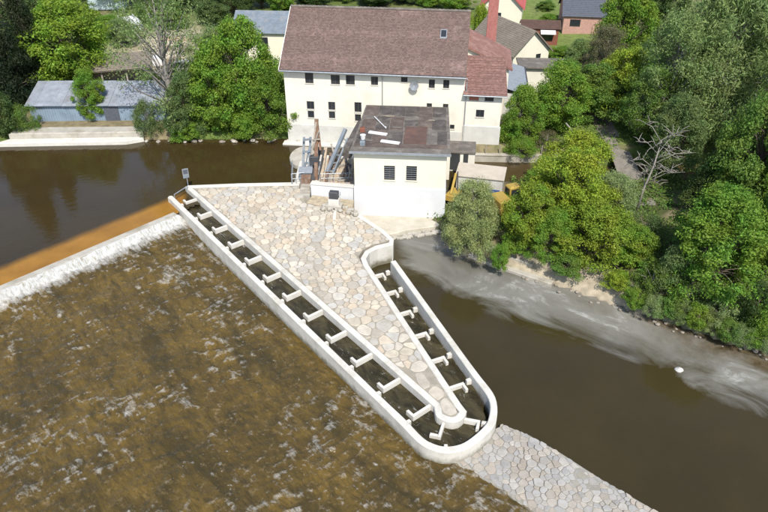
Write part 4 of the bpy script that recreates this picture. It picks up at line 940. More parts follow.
# ------------------------------------------------------------------ trees
def skeleton_tree(name, seed, H, rad, z0, shape, nclump, nleaf, lsize, crad, droop=0.0, bark='bark', asp=2.0, limbs=True, upb=.35):
    """One tree: tapered trunk, limbs to every clump and a crown of thousands of single leaves in clumps."""
    rng = np.random.default_rng(seed); rr = random.Random(seed)
    root = bpy.data.objects.new(name, None); COL.objects.link(root)
    C = []
    tries = 0
    while len(C) < nclump and tries < 20000:
        tries += 1
        h = rng.random(); zz = z0 + (H*0.97-z0)*h; rmax = rad*shape(h)
        a = rng.random()*2*math.pi; q = math.sqrt(rng.random()); q = .35+.65*q if rng.random() < .75 else q
        q *= 1 + .20*math.sin(2*a+seed) + .15*math.sin(3*a+seed*2.1+zz) + (.22 if rng.random() < .10 else 0)
        c = np.array([math.cos(a)*q*rmax, math.sin(a)*q*rmax, zz])
        if all(np.linalg.norm(c-d) > crad*.62 for d in C): C.append(c)
    C = np.array(C)
    mb = MB(); lean = Vector((rr.uniform(-.05,.05)*H, rr.uniform(-.05,.05)*H, 0)); tr_ = .022*H+.05
    tp = [Vector((0,0,-.4)), Vector((lean.x*.2,lean.y*.2,H*.25)), Vector((lean.x*.6,lean.y*.6,H*.55)), Vector((lean.x,lean.y,H*.88))]
    mb.tube(tp, [tr_*1.25, tr_*.9, tr_*.55, tr_*.12], 7)
    if limbs:
        for c in C:
            c = Vector(c); k = max(.15, min(.8, (c.z/H)-.22)); i = k*3; j = min(int(i), 2); s = tp[j].lerp(tp[j+1], i-j)
            ln = (c-s).length; m_ = s.lerp(c, .5) + Vector((rr.uniform(-.13,.13)*ln, rr.uniform(-.13,.13)*ln, rr.uniform(.02,.2)*ln*(1-droop)))
            mb.tube([s, m_, c], [tr_*.30, tr_*.17, tr_*.05], 4, cap=False)
    mb.build('trunk', bark, root, smooth=True)
    n = nleaf; ci = rng.integers(0, len(C), n); d = rng.normal(size=(n,3)); d /= np.linalg.norm(d,axis=1)[:,None]
    r = crad*(0.25+1.0*rng.random(n)**.7)*rng.uniform(.65,1.4,len(C))[ci]
    pos = C[ci] + d*r[:,None]*np.array([1,1,.8])
    if droop: pos[:,2] -= droop*crad*1.3*rng.random(n)**1.5
    pos[:,2] = np.maximum(pos[:,2], .12)
    nrm = d*.7 + rng.normal(size=(n,3))*.5 + np.array([0,0,upb]); nrm /= np.linalg.norm(nrm,axis=1)[:,None]
    ax_ = rng.normal(size=(n,3)) + np.array([0,0,-2.2*droop]); t = ax_ - (ax_*nrm).sum(1)[:,None]*nrm; t /= np.linalg.norm(t,axis=1)[:,None]; b = np.cross(nrm, t)
    L_ = lsize*rng.uniform(.65,1.35,n)[:,None]; W_ = L_/asp
    V = np.stack([pos-t*L_*.5, pos+b*W_*.5+nrm*L_*.07, pos+t*L_*.5, pos-b*W_*.5+nrm*L_*.07], 1).reshape(-1,3)
    me = bpy.data.meshes.new('crown'); me.vertices.add(4*n); me.vertices.foreach_set('co', V.ravel()); me.loops.add(4*n); me.loops.foreach_set('vertex_index', np.arange(4*n, dtype=np.int32)); me.polygons.add(n); me.polygons.foreach_set('loop_start', np.arange(0,4*n,4,dtype=np.int32)); me.update(calc_edges=True)
    me.materials.append(M['leaf']); cr = bpy.data.objects.new('crown', me); COL.objects.link(cr); cr.parent = root
    root['H'] = H; root['rad'] = rad
    return root
sh_round = lambda h: math.sin(math.pi*min(1,(.16+.84*h)))**.6 if h < .98 else .25
sh_egg = lambda h: (math.sin(math.pi*(h*.8+.14))**.75)
sh_cone = lambda h: (1.02-h)**.9
sh_dome = lambda h: math.sqrt(max(0.05, 1-h*h*.95))
def kinds():
    K = {}
    K['broad'] = skeleton_tree('broadleaf_tree', 1, 10, 4.0, 1.4, sh_egg, 120, 38000, .25, .80)
    K['broad2'] = skeleton_tree('broadleaf_tree', 2, 10, 4.2, 1.0, sh_dome, 125, 38000, .25, .78)
    K['broad3'] = skeleton_tree('broadleaf_tree', 3, 10, 3.4, 1.2, sh_egg, 95, 30000, .26, .76)
    K['willow'] = skeleton_tree('willow_tree', 4, 10, 4.4, .8, sh_dome, 120, 36000, .32, .85, .6, 'bark_pale', 4.5)
    K['feather'] = skeleton_tree('birch_tree', 5, 12, 3.8, 1.8, sh_egg, 110, 24000, .24, .82, .35, 'bark_pale', 2.4)
    K['sparse'] = skeleton_tree('bare_tree', 6, 13, 5.4, 2.4, sh_egg, 60, 8500, .24, 1.1, .3, 'bark_pale', 2.4)
    K['spruce'] = skeleton_tree('spruce_tree', 7, 15, 3.3, 1.0, sh_cone, 120, 30000, .36, .80, .5, 'bark', 4.5)
    K['shrub'] = skeleton_tree('shrub', 8, 3, 1.7, .2, sh_dome, 44, 11000, .17, .42, 0, 'bark', 2.2)
    K['shrub2'] = skeleton_tree('shrub', 9, 3, 2.0, .15, sh_dome, 50, 10000, .16, .45, .2, 'bark_pale', 3.2)
    return K
KT = kinds(); used = set()
def place(kind, px, py, z, top, wpx, colour, label, cat='tree', group=None, Y=None, rz=None):
    if Y is None: p = at(px, py, z)
    else:
        zc = Y*math.cos(CAM_T)-(z-CAM_H)*math.sin(CAM_T); p = Vector(((px-384)/CAM_F*zc, Y, z))
    zc = p.y*math.cos(CAM_T)-(z+4-CAM_H)*math.sin(CAM_T)
    if Y is None:
        back = 0.62*wpx/2*zc/CAM_F; p = p*((p.y+back)/p.y); p.z = z; zc += back*.8
    src = KT[kind]; H = max(1.2, height_at(p.y, top)-z); rad = wpx/2*zc/CAM_F
    sc = (rad/(src['rad']*1.12), rad/(src['rad']*1.12), H/(src['H']*1.03))
    rz = random.uniform(0, 6.28) if rz is None else rz
    if kind in used: r, kids = clone(src, p, rz, sc)
    else:
        used.add(kind); r = src; r.location = p; r.rotation_euler = (0,0,rz); r.scale = sc; kids = list(src.children)
    tag(r, label, cat)
    if group: r['group'] = group
    elif 'group' in r: del r['group']
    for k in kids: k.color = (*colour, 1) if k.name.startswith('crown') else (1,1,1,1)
    return r
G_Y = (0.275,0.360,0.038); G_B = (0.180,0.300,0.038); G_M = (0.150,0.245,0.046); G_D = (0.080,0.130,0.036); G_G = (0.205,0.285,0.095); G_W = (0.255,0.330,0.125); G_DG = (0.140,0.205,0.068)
RB = 'trees of the right bank grove'; LBK = 'trees of the left bank'; BK = 'trees behind the mill roof'
# left
place('spruce', 14, 116, 2.4, -45, 62, (0.030,0.046,0.020), 'tall dark spruce at the left edge of the picture', group=LBK)
place('spruce', 42, 100, 2.6, -30, 46, (0.036,0.054,0.022), 'dark spruce standing behind the left end of the blue shed', group=LBK)
place('broad', 78, 96, 2.6, -4, 100, (0.20,0.31,0.034), 'bright yellow-green broadleaf tree behind the blue shed', group=LBK)
place('broad3', 96, 124, 2.4, 66, 30, G_B, 'slim bright tree in front of the blue shed wall', group=LBK)
place('shrub', 6, 140, 1.9, 92, 40, G_D, 'dark rounded bush at the water on the far left', 'bush', 'bushes of the left bank')
place('shrub2', 30, 136, 2.0, 104, 30, G_M, 'mid green bush at the left end of the quay', 'bush', 'bushes of the left bank')
place('sparse', 178, 138, 2.0, -25, 118, G_G, 'tall half-bare grey willow with a forked trunk on the left bank', group=LBK)
place('broad3', 218, 139, 1.9, 48, 62, G_B, 'leafy green tree at the water right of the half-bare willow', group=LBK)
place('broad', 245, 132, 2.2, 14, 72, G_B, 'tallest leafy tree left of the mill house', group=LBK)
place('broad2', 268, 138, 1.9, 62, 62, (0.150,0.250,0.034), 'rounded leafy tree against the left corner of the mill house', group=LBK)
place('broad2', 195, 139, 1.9, 70, 46, G_DG, 'dull green tree overhanging the water beside the half-bare willow', group=LBK)
place('shrub2', 152, 138, 1.9, 100, 34, G_DG, 'greyish bush at the right end of the quay', 'bush', 'bushes of the left bank')
place('shrub', 186, 143, 1.6, 120, 30, G_B, 'small bright bush hanging over the left bank water', 'bush', 'bushes of the left bank')
place('shrub', 245, 141, 1.6, 112, 40, G_B, 'bright bush at the water left of the mill house', 'bush', 'bushes of the left bank')
place('feather', 225, 100, 2.8, 22, 60, G_G, 'thin grey-green tree behind the leafy left bank trees', group=LBK)
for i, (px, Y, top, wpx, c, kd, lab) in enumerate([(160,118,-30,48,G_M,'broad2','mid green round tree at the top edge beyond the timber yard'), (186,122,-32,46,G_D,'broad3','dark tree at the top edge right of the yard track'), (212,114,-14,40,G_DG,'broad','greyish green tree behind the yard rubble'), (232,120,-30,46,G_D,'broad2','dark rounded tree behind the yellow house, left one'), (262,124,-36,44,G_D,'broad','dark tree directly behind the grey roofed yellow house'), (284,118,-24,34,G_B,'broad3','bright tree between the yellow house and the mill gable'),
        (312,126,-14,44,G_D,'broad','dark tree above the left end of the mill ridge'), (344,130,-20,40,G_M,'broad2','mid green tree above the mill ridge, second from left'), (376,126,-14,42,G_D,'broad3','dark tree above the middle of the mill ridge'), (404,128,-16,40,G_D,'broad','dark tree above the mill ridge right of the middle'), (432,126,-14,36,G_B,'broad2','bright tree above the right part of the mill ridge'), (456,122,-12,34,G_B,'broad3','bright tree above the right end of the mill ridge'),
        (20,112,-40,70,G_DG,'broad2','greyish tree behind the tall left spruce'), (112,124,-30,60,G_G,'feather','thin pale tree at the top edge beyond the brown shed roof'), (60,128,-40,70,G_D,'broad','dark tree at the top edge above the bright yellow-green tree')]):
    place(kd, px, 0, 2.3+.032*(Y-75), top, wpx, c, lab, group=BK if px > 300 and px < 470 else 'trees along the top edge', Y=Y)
for px, py, top, wpx, kd, c, lab in [(126,52,16,32,'feather',G_G,'thin grey-green tree between the timber yard and the bright yellow-green tree'), (158,104,72,36,'feather',G_M,'loose green tree behind the right half of the blue shed'), (205,84,30,44,'sparse',G_G,'half-bare small tree in the timber yard right of the grey willow'), (186,104,60,50,'feather',G_DG,'dull loose tree behind the grey willow trunk'), (112,46,14,34,'broad3',G_B,'small green tree beside the flatbed trailer'), (172,34,8,36,'broad2',G_M,'green bushy tree at the upper end of the timber yard'), (240,46,16,34,'feather',G_B,'light tree in front of the cream yellow house')]:
    place(kd, px, py, 2.8, top, wpx, c, lab, group='trees of the timber yard')
# right of the mill
place('broad2', 520, 150, 2.0, 84, 44, G_B, 'dense green tree against the right wall of the annex', group=RB)
place('broad', 556, 138, 2.2, 60, 66, G_B, 'tall bright tree above the mill race right of the annex', group=RB)
place('broad3', 588, 128, 2.4, 62, 52, G_M, 'mid green tree beside the gravel track', group=RB)
place('broad', 620, 128, 2.4, 46, 66, G_Y, 'yellow-green tree right of the gravel track', group=RB)
place('broad2', 618, 0, 3.0, -25, 62, G_B, 'leafy green tree at the top edge beside the slate roofed house', group=RB, Y=92)
place('feather', 598, 0, 2.8, 22, 44, (0.17,0.165,0.085), 'thin brownish tree in front of the garden', group=RB, Y=84)
place('feather', 655, 150, 2.5, 8, 84, G_G, 'feathery grey-green tree at the upper middle of the grove', group=RB)
place('willow', 705, 0, 2.6, -30, 140, G_G, 'huge grey-green willow filling the upper right of the grove', group=RB, Y=72)
place('feather', 690, 150, 2.5, 30, 90, G_W, 'pale feathery birch in the middle of the grove with a whitish trunk', group=RB)
place('broad', 760, 0, 2.6, -25, 80, G_M, 'mid green tree in the top right corner', group=RB, Y=74)
place('broad2', 648, 0, 2.9, -30, 60, G_D, 'dark tree at the top edge left of the huge willow', group=RB, Y=96)
place('broad2', 666, 178, 2.4, 96, 64, G_DG, 'dull green rounded tree above the dead tree', group=RB)
place('broad', 735, 225, 2.6, 92, 88, G_M, 'mid green tree behind the big bright round tree', group=RB)
place('broad3', 772, 240, 2.6, 80, 76, G_B, 'bright tree cut by the right edge', group=RB)
place('broad2', 700, 298, 2.2, 190, 112, (0.155,0.275,0.036), 'big bright rounded tree above the right bank', group=RB)
place('broad3', 758, 285, 2.4, 185, 66, G_B, 'bright leafy tree right of the big rounded tree', group=RB)
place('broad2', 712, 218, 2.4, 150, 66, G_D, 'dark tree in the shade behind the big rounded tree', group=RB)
place('feather', 640, 150, 2.5, 62, 60, G_M, 'loose green tree left of the pale birch', group=RB)
place('willow', 765, 180, 2.6, 20, 80, G_DG, 'dull green willow at the right edge above the bright trees', group=RB)
# front grove on the tongue of land
FG = 'trees on the tongue below the mill race'
place('willow', 470, 254, 1.2, 178, 66, (0.330,0.385,0.150), 'pale grey-green willow bush at the water below the turbine house', group=FG)
place('broad3', 526, 254, 1.6, 184, 54, (0.220,0.310,0.036), 'bright tree right of the pale willow', group=FG)
place('broad', 562, 242, 2.0, 146, 76, G_Y, 'yellow-green tree in the middle of the tongue', group=FG)
place('broad2', 590, 274, 1.5, 204, 84, (0.220,0.310,0.036), 'wide yellow-green tree above the gravel beach', group=FG)
place('feather', 606, 232, 2.2, 172, 58, G_W, 'pale feathery tree between the yellow-green trees and the dead tree', group=FG)
place('broad3', 572, 196, 2.1, 132, 62, G_Y, 'yellow-green tree closest to the mill race', group=FG)
place('broad2', 540, 212, 2.1, 160, 52, G_B, 'bright tree beside the yellow excavator', group=FG)
place('broad3', 630, 272, 1.7, 226, 40, G_B, 'smaller bright tree at the right end of the gravel beach', group=FG)
place('broad2', 548, 264, 1.5, 210, 48, G_B, 'bright leafy tree directly above the concrete revetment', group=FG)
BS = 'bushes of the right bank'
for px, py, z, top, wpx, kd, c, lab in [(511,222,1.8,197,34,'shrub',G_B,'leafy bush right in front of the yellow excavator'), (499,271,.9,246,22,'shrub',G_B,'small bright bush at the right end of the revetment'), (614,292,1.1,272,30,'shrub',G_Y,'yellowish bush at the end of the gravel beach'), (645,308,.8,264,48,'shrub2',G_M,'loose green bush right of the gravel beach'), (668,298,1.6,248,44,'shrub',G_DG,'dark green bush left of the big rounded tree'),
        (682,318,.8,286,52,'shrub2',G_G,'grey-green bush at the water below the big rounded tree'), (716,332,.8,292,56,'shrub2',G_W,'pale bush on the bank right of the grey-green bush'), (748,330,1.5,286,30,'shrub',G_D,'small dark bush near the right edge of the bank'), (764,346,1.0,300,52,'shrub2',G_B,'bright bush cut by the right edge at the bank'),
        (770,300,2.0,262,46,'shrub2',G_G,'greyish bush at the right edge above the clearing'), (566,278,1.1,258,40,'shrub',G_M,'low green bush on top of the gravel beach'), (640,250,2.0,214,44,'shrub2',G_DG,'dull bush at the foot of the dead tree'), (515,256,1.4,232,34,'shrub',G_B,'bright bush behind the revetment'),
        (520,158,2.0,138,40,'shrub2',G_B,'light green bush on the far side of the mill race'), (545,152,2.1,132,34,'shrub2',(0.17,0.16,0.08),'straw coloured bush on the far side of the mill race'), (505,145,2.1,122,22,'shrub',G_Y,'yellow-green bush at the foot of the annex wall'), (478,24,0,4,20,'shrub',G_Y,'bright bush between the mill roof and the chimney')]:
    if py == 24: place(kd, px, 0, 3.3, top, wpx, c, lab, 'bush', BS, Y=104)
    else: place(kd, px, py, z, top, wpx, c, lab, 'bush', BS)
for i, (px, py, top, wpx, c, lab) in enumerate([(548,30,14,26,G_B,'round green garden tree beside the red garden shed'), (560,66,46,34,G_B,'green garden bush in front of the white garden table'), (545,14,0,22,G_M,'green tree behind the red roofed yellow house'), (578,72,40,40,G_G,'greyish garden bush below the slate roofed house'), (566,96,58,36,G_M,'leafy bush right of the white walled shed'), (530,45,36,16,G_Y,'low yellow-green garden bush below the red shed')]):
    place('broad2' if i % 2 else 'broad3', px, py, 3.4, top, wpx, c, lab, group='trees of the gardens')
for k, px in enumerate((632, 650, 664, 679, 694, 708, 724, 738, 752, 766)):
    py = 312+(px-632)*.335+random.uniform(-3,1); place('shrub2' if k % 2 else 'shrub', px, py, .7, py-random.uniform(15,26), random.uniform(22,34), [G_B,G_W,G_M,G_G][k % 4], 'low bush in the green fringe along the right waterline', 'bush', 'low bushes fringing the right waterline')
# dead tree
dt = thing('dead_tree', 'bare white dead tree with spreading branches in the grove clearing', 'tree', (23.4,55.0,2.0)); mb = MB()
tp = [Vector((0,0,-.3)), Vector((.25,.1,2.2)), Vector((.7,.2,4.4)), Vector((1.0,.5,6.8))]
mb.tube(tp, [.14,.11,.08,.03], 6); mb.build('trunk', 'bark_dead', dt, smooth=True); rr = random.Random(4)
for k in range(18):
    s = tp[1].lerp(tp[3], k/18); a = rr.uniform(0,6.28); L_ = rr.uniform(2.2,4.4)*(1-.4*k/18); e = s + Vector((math.cos(a)*L_, math.sin(a)*L_*.6, rr.uniform(.3,1.8))); m_ = s.lerp(e,.5)+Vector((0,0,.45)); mb = MB(); mb.tube([s,m_,e], [.05,.032,.012], 5)
    for j in range(5): q = m_.lerp(e, j/5); f = q+Vector((rr.uniform(-1,1),rr.uniform(-.8,.8),rr.uniform(-.1,.9))); mb.tube([q,q.lerp(f,.5)+Vector((0,0,.1)),f], [.035,.025,.01], 4)
    mb.build('branch', 'bark_dead', dt, smooth=True)
fl = MB(); p, q = at(566,123,5.2), at(601,166,2.4); fl.tube([(0,0,0), q-p], [.07,.11], 6); o = fl.build('fallen_pole', 'bark_dead'); o.location = p; tag(o, 'long thin pale pole leaning down beside the gravel track', 'pole')
mb = MB(); ctr = [at(*p_, 2.45) for p_ in ((596,112),(606,128),(620,150),(634,175),(646,200))]
for i in range(len(ctr)):
    d = (ctr[min(i+1,4)]-ctr[max(i-1,0)]); nn = Vector((-d.y, d.x, 0)).normalized()*1.1
    for k in range(5): q = ctr[i]+nn*(1-k/2); mb.v.append((q.x, q.y, float(ground_h(np.array([[q.x]]), np.array([[q.y]]))[0,0])+.05))
for i in range(4):
    for k in range(4): o_ = i*5+k; mb.f.append((o_, o_+1, o_+6, o_+5)); mb.m.append(0)
struct(mb.build('gravel_track', mat('track', (0.19,0.17,0.14), .95, .3, 1.5, .5, 8), smooth=True))

# undergrowth on the banks: leaves nobody could count
def undergrowth():
    n = 52000; rng = np.random.default_rng(3); P = []
    X = np.concatenate([rng.uniform(4, 46, n), rng.uniform(-58, -11, n//4), rng.uniform(6,40,n//3)]); Y = np.concatenate([rng.uniform(28, 66, n), rng.uniform(71.4, 80, n//4), rng.uniform(67,95,n//3)])
    ok = inside_np(X, Y, RIGHT_LAND) | inside_np(X, Y, LEFT_LAND); d = sdist(X, Y, RIGHT_BANK); beach = (d < 3.0) & (X > 8) & (X < 23.5) & (Y < 60); ok &= ~beach; ok &= (d > .6+rng.random(len(d))*1.0) | (Y > 66)
    ok &= ~((X > 6) & (X < 13) & (Y > 57) & (Y < 64.5)); ok &= ~((X < 13) & (X > -12) & (Y > 66)); ok &= ~((X < -24) & (X > -44) & (Y < 80)); ok &= vnoise(X, Y, .5) > .28
    X, Y = X[ok], Y[ok]; n = len(X); Z = ground_h(X, Y) + rng.random(n)**2*.55*(.5+vnoise(X, Y, .4))
    pos = np.stack([X,Y,Z],1); nrm = rng.normal(size=(n,3))*.5+np.array([0,0,.8]); nrm /= np.linalg.norm(nrm,axis=1)[:,None]; a = rng.normal(size=(n,3)); t = a-(a*nrm).sum(1)[:,None]*nrm; t /= np.linalg.norm(t,axis=1)[:,None]; b = np.cross(nrm,t)
    L_ = rng.uniform(.18,.42,n)[:,None]; V = np.stack([pos-t*L_*.5, pos+b*L_*.24, pos+t*L_*.5, pos-b*L_*.24],1).reshape(-1,3)
    me = bpy.data.meshes.new('undergrowth'); me.vertices.add(4*n); me.vertices.foreach_set('co', V.ravel()); me.loops.add(4*n); me.loops.foreach_set('vertex_index', np.arange(4*n,dtype=np.int32)); me.polygons.add(n); me.polygons.foreach_set('loop_start', np.arange(0,4*n,4,dtype=np.int32)); me.update(calc_edges=True)
    me.materials.append(M['leaf']); o = bpy.data.objects.new('undergrowth', me); COL.objects.link(o); o.color = (*G_M,1); o['kind'] = 'stuff'
undergrowth()

# ------------------------------------------------------------------ sheds and village
def gable_house(name, label, loc, rz, w_, d_, h, rise, wm, rm, ridge='x', wins_=(), oh=.4, n=16, cat='house', extras=None):
    """Box walls with a gable roof; ridge along local x or y, front towards -y; wins_ = (u0,u1,z0,z1) on the front."""
    r = thing(name, label, cat, loc, rz); mb = MB(); wall_face(mb, 0, w_, -.8, h, list(wins_), depth=.12)
    if ridge == 'y': mb.add([(0,0,h),(w_,0,h),(w_/2,0,h+rise)], [(0,1,2)]); mb.add([(0,d_,h),(w_,d_,h),(w_/2,d_,h+rise)], [(0,2,1)])
    else: mb.add([(0,0,h),(0,d_,h),(0,d_/2,h+rise)], [(0,2,1)]); mb.add([(w_,0,h),(w_,d_,h),(w_,d_/2,h+rise)], [(0,1,2)])
    mb.add([(0,0,-.8),(0,d_,-.8),(0,d_,h),(0,0,h)], [(0,3,2,1)]); mb.add([(w_,0,-.8),(w_,d_,-.8),(w_,d_,h),(w_,0,h)], [(0,1,2,3)]); mb.add([(0,d_,-.8),(w_,d_,-.8),(w_,d_,h),(0,d_,h)], [(0,3,2,1)]); mb.build('wall', wm, r)
    for q in wins_: window(r, *q, depth=.1, sill=False)
    mb = MB(); k = .12
    if ridge == 'x':
        s = rise/(d_/2); e = h-oh*s+k; T_ = h+rise+k
        coursed_slope(mb, (-oh,-oh,e), (w_+oh,-oh,e), (w_+oh,d_/2,T_), (-oh,d_/2,T_), n); coursed_slope(mb, (w_+oh,d_+oh,e), (-oh,d_+oh,e), (-oh,d_/2,T_), (w_+oh,d_/2,T_), n)
        for x in (-oh, w_+oh): mb.bar((x,-oh,e-.06),(x,d_/2,T_-.06),.06,.16); mb.bar((x,d_/2,T_-.06),(x,d_+oh,e-.06),.06,.16)
    else:
        s = rise/(w_/2); e = h-oh*s+k; T_ = h+rise+k
        coursed_slope(mb, (-oh,d_+oh,e), (-oh,-oh,e), (w_/2,-oh,T_), (w_/2,d_+oh,T_), n); coursed_slope(mb, (w_+oh,-oh,e), (w_+oh,d_+oh,e), (w_/2,d_+oh,T_), (w_/2,-oh,T_), n)
        for y in (-oh, d_+oh): mb.bar((-oh,y,e-.06),(w_/2,y,T_-.06),.06,.16); mb.bar((w_/2,y,T_-.06),(w_+oh,y,e-.06),.06,.16)
    mb.build('roof', rm, r)
    return r
# blue shed
bs = thing('blue_shed', 'long low blue corrugated shed with a grey roof behind the left quay', 'shed', (-41.2,75.4,2.3), R(.5)); mb = MB(); BW, BD = 15.5, 4.2
x = 0.0
pts = []
while x < BW: pts += [(x,0),(x+.14,-.04)]; x += .28
pts.append((BW,0))
for (a, b) in zip(pts[:-1], pts[1:]): mb.add([(a[0],a[1],-.5),(b[0],b[1],-.5),(b[0],b[1],2.2),(a[0],a[1],2.2)], [(0,1,2,3)])
mb.add([(0,0,-.5),(0,BD,-.5),(0,BD,3.35),(0,0,2.2)], [(0,3,2,1)]); mb.add([(BW,0,-.5),(BW,BD,-.5),(BW,BD,3.35),(BW,0,2.2)], [(0,1,2,3)]); mb.add([(0,BD,-.5),(BW,BD,-.5),(BW,BD,3.35),(0,BD,3.35)], [(0,3,2,1)]); mb.build('wall', 'shed_wall', bs)
for k in range(15):
    a, b = -.3+k*(BW+.6)/15, -.3+(k+1)*(BW+.6)/15-.015; mb = MB(); dz = random.uniform(0,.03); mb.add([(a,-.4,2.12+dz),(b,-.4,2.12+dz),(b,BD+.2,3.45+dz),(a,BD+.2,3.45+dz),(a,-.4,2.06+dz),(b,-.4,2.06+dz),(b,BD+.2,3.39+dz),(a,BD+.2,3.39+dz)], [(0,1,2,3),(4,5,1,0),(5,6,2,1),(7,4,0,3)]); mb.build('roof_panel', 'shed_roof', bs)
mb = MB(); mb.box(8.6,10.3,-.09,-.042,-.4,1.9); mb.build('door', 'slate', bs)
for k, (px, dy, lab) in enumerate([(46,119,'short wooden board leaning on the blue shed wall, left one'), (50,120,'short wooden board leaning on the blue shed wall, right one')]):
    p = at(px, dy+2, 2.2); mb = MB(); mb.bar((0,0,0),(.2,.45,1.1),.28,.06); o = mb.build('board', 'timber'); o.location = p; tag(o, lab, 'board', 'boards leaning on the blue shed')
# brown roofed open barn and timber yard
br = thing('open_barn', 'open barn with a long sloping brown roof in front of the timber yard', 'barn', (-39.0,84.6,2.5), R(16)); mb = MB(); coursed_slope(mb, (-.4,-.5,2.7), (9.4,-.5,2.7), (9.4,3.3,3.8), (-.4,3.3,3.8), 9); mb.add([(-.4,-.5,2.6),(9.4,-.5,2.6),(9.4,3.3,3.7),(-.4,3.3,3.7)], [(0,3,2,1)]); mb.build('roof', 'grey_tile', br)
for x in (0,3,6,9):
    for y, h in ((0,2.75),(3,3.6)): mb = MB(); mb.bar((x,y,-.5),(x,y,h),.18); mb.build('post', 'timber_grey', br)
mb = MB(); mb.box(0,9,2.95,3.05,-.5,2.6); mb.build('back_wall', 'timber_grey', br)
def timber_stack(label, loc, rz, n, rows, L_, m_):
    r = thing('timber_stack', label, 'timber stack', loc, rz, 'stacks in the timber yard')
    for j in range(rows):
        for i in range(n): mb = MB(); mb.box(random.uniform(-.2,.1), L_+random.uniform(-.2,.3), i*.27, i*.27+.24, j*.2, j*.2+.18); mb.build('plank', m_ if random.random() < .7 else 'timber_grey', r)
timber_stack('pale timber stack behind the blue shed roof', at(150,82,2.6), R(10), 5, 4, 6, 'timber'); timber_stack('brownish timber stack at the upper end of the yard', at(165,40,3.4), R(-8), 5, 4, 6.5, 'timber'); timber_stack('small timber stack under the half-bare willow', at(175,75,2.8), R(5), 4, 3, 4.5, 'tarp'); timber_stack('low timber stack right of the willow trunk', at(205,62,3.0), R(-20), 4, 3, 4, 'timber')
timber_stack('timber stack at the back of the yard near the bright trees', at(200,45,3.3), R(12), 4, 3, 4, 'tarp'); timber_stack('grey timber stack beside the flatbed trailer', at(143,62,3.0), R(40), 4, 3, 3.5, 'tarp')
fb = thing('flatbed_trailer', 'white flatbed trailer parked diagonally at the top of the timber yard', 'trailer', at(126,22,3.8), R(-58)); mb = MB(); mb.box(0,5.5,-1.1,1.1,.7,.9,ch=.03); mb.build('bed', 'white_metal', fb)
for y in (-1.12,1.12): mb = MB(); mb.box(0,5.5,y-.03,y+.03,.9,1.25); mb.build('side_board', 'white_metal', fb)
for x in (3.4,4.4):
    for y in (-.95,.95): mb = MB(); mb.tube([(x,y-.12,.38),(x,y+.12,.38)], .38, 12); mb.build('wheel', 'rubber', fb)
mb = MB(); mb.bar((0,-.5,.75),(-1.5,0,.6),.1); mb.bar((0,.5,.75),(-1.5,0,.6),.1); mb.build('drawbar', 'steel_dark', fb)
bc = thing('site_container', 'pale blue container at the top edge above the timber yard', 'container', at(89,10,4.0), R(6)); mb = MB(); mb.box(0,6,0,2.4,0,2.4,ch=.05); mb.build('body', 'pale_blue', bc)
for k in range(14): mb = MB(); mb.box(.25+k*.41,.45+k*.41,-.05,-.003,.15,2.25); mb.build('rib', 'pale_blue', bc)
mb = MB(); mb.box(-.05,-.003,.2,2.2,.1,2.3); mb.build('door', 'white_metal', bc)
for k, (px, py, lab) in enumerate([(137,33,'white crate stack at the upper end of the timber yard'), (158,65,'white sheeted crate beside the open barn'), (183,70,'pale crate right of the willow trunk in the yard')]):
    r = thing('crate', lab, 'crate', at(px,py,3.0), R(20*k), 'crates in the timber yard'); mb = MB(); mb.box(-1,1,-.7,.7,.12,1.2,ch=.04); mb.build('body', 'white_metal', r); mb = MB()
    for y in (-.6,0,.6): mb.box(-1,1,y-.06,y+.06,0,.118)
    mb.build('pallet', 'timber', r)
# yellow house behind the trees, left of the mill
YF = Face(-19.5,95.0,2.9,R(-5))
gable_house('yellow_house', 'cream yellow house with a grey roof behind the trees left of the mill', (-20.6,95.0,2.9), R(-4), 8.6, 7, 4.6, 1.9, 'yellow_wall', 'blue_metal', 'x', [(3.0,4.6,2.3,3.9)])
# chimney
zc_ = thing('brick_chimney', 'tall tapering red brick chimney rising behind the annex', 'chimney', (13.35,86.0,2.6)); mb = MB(); mb.tube([(0,0,-.5),(0,0,6),(.02,0,13),(.05,0,21)], [1.05,.88,.82,.74], 4); o = mb.build('shaft', 'brick', zc_); o.rotation_euler = (0,0,R(45-7)); mb = MB(); mb.tube([(0,0,20.4),(0,0,20.8),(0,0,21.2)], [.66,.78,.78], 4); o = mb.build('cap', 'brick', zc_); o.rotation_euler = (0,0,R(38))
gable_house('red_roofed_house', 'yellow gabled house with a bright red roof behind the brick chimney', at(480,27,3.6), R(-12), 6.4, 10, 3.4, 3.0, 'yellow_wall', 'bright_red_roof', 'y', [(2.2,3.2,1.2,2.4)], cat='house')
gable_house('grey_roofed_house', 'yellow gabled house with a large grey-brown tiled roof right of the chimney', (17.2,90.0,3.0), R(26), 5.8, 10, 2.9, 2.7, 'yellow_wall', 'grey_tile', 'y', [(3.7,4.5,1.4,2.4)])
ws = thing('flat_roofed_shed', 'white walled shed with a flat grey roof below the grey-brown roof', 'shed', (17.3,84.4,2.7), R(-4)); mb = MB(); wall_face(mb, 0, 6.2, -.6, 3.2, [(4.4,5.2,1.2,2.1)]); mb.add([(0,0,-.6),(0,3.2,-.6),(0,3.2,3.2),(0,0,3.2)], [(0,3,2,1)]); mb.add([(6.2,0,-.6),(6.2,3.2,-.6),(6.2,3.2,3.2),(6.2,0,3.2)], [(0,1,2,3)]); mb.build('wall', 'white_wall', ws); window(ws, 4.4,5.2,1.2,2.1); mb = MB(); mb.box(-.4,6.6,-.4,3.6,3.202,3.38,ch=.03); mb.build('roof', 'bitumen_light', ws)
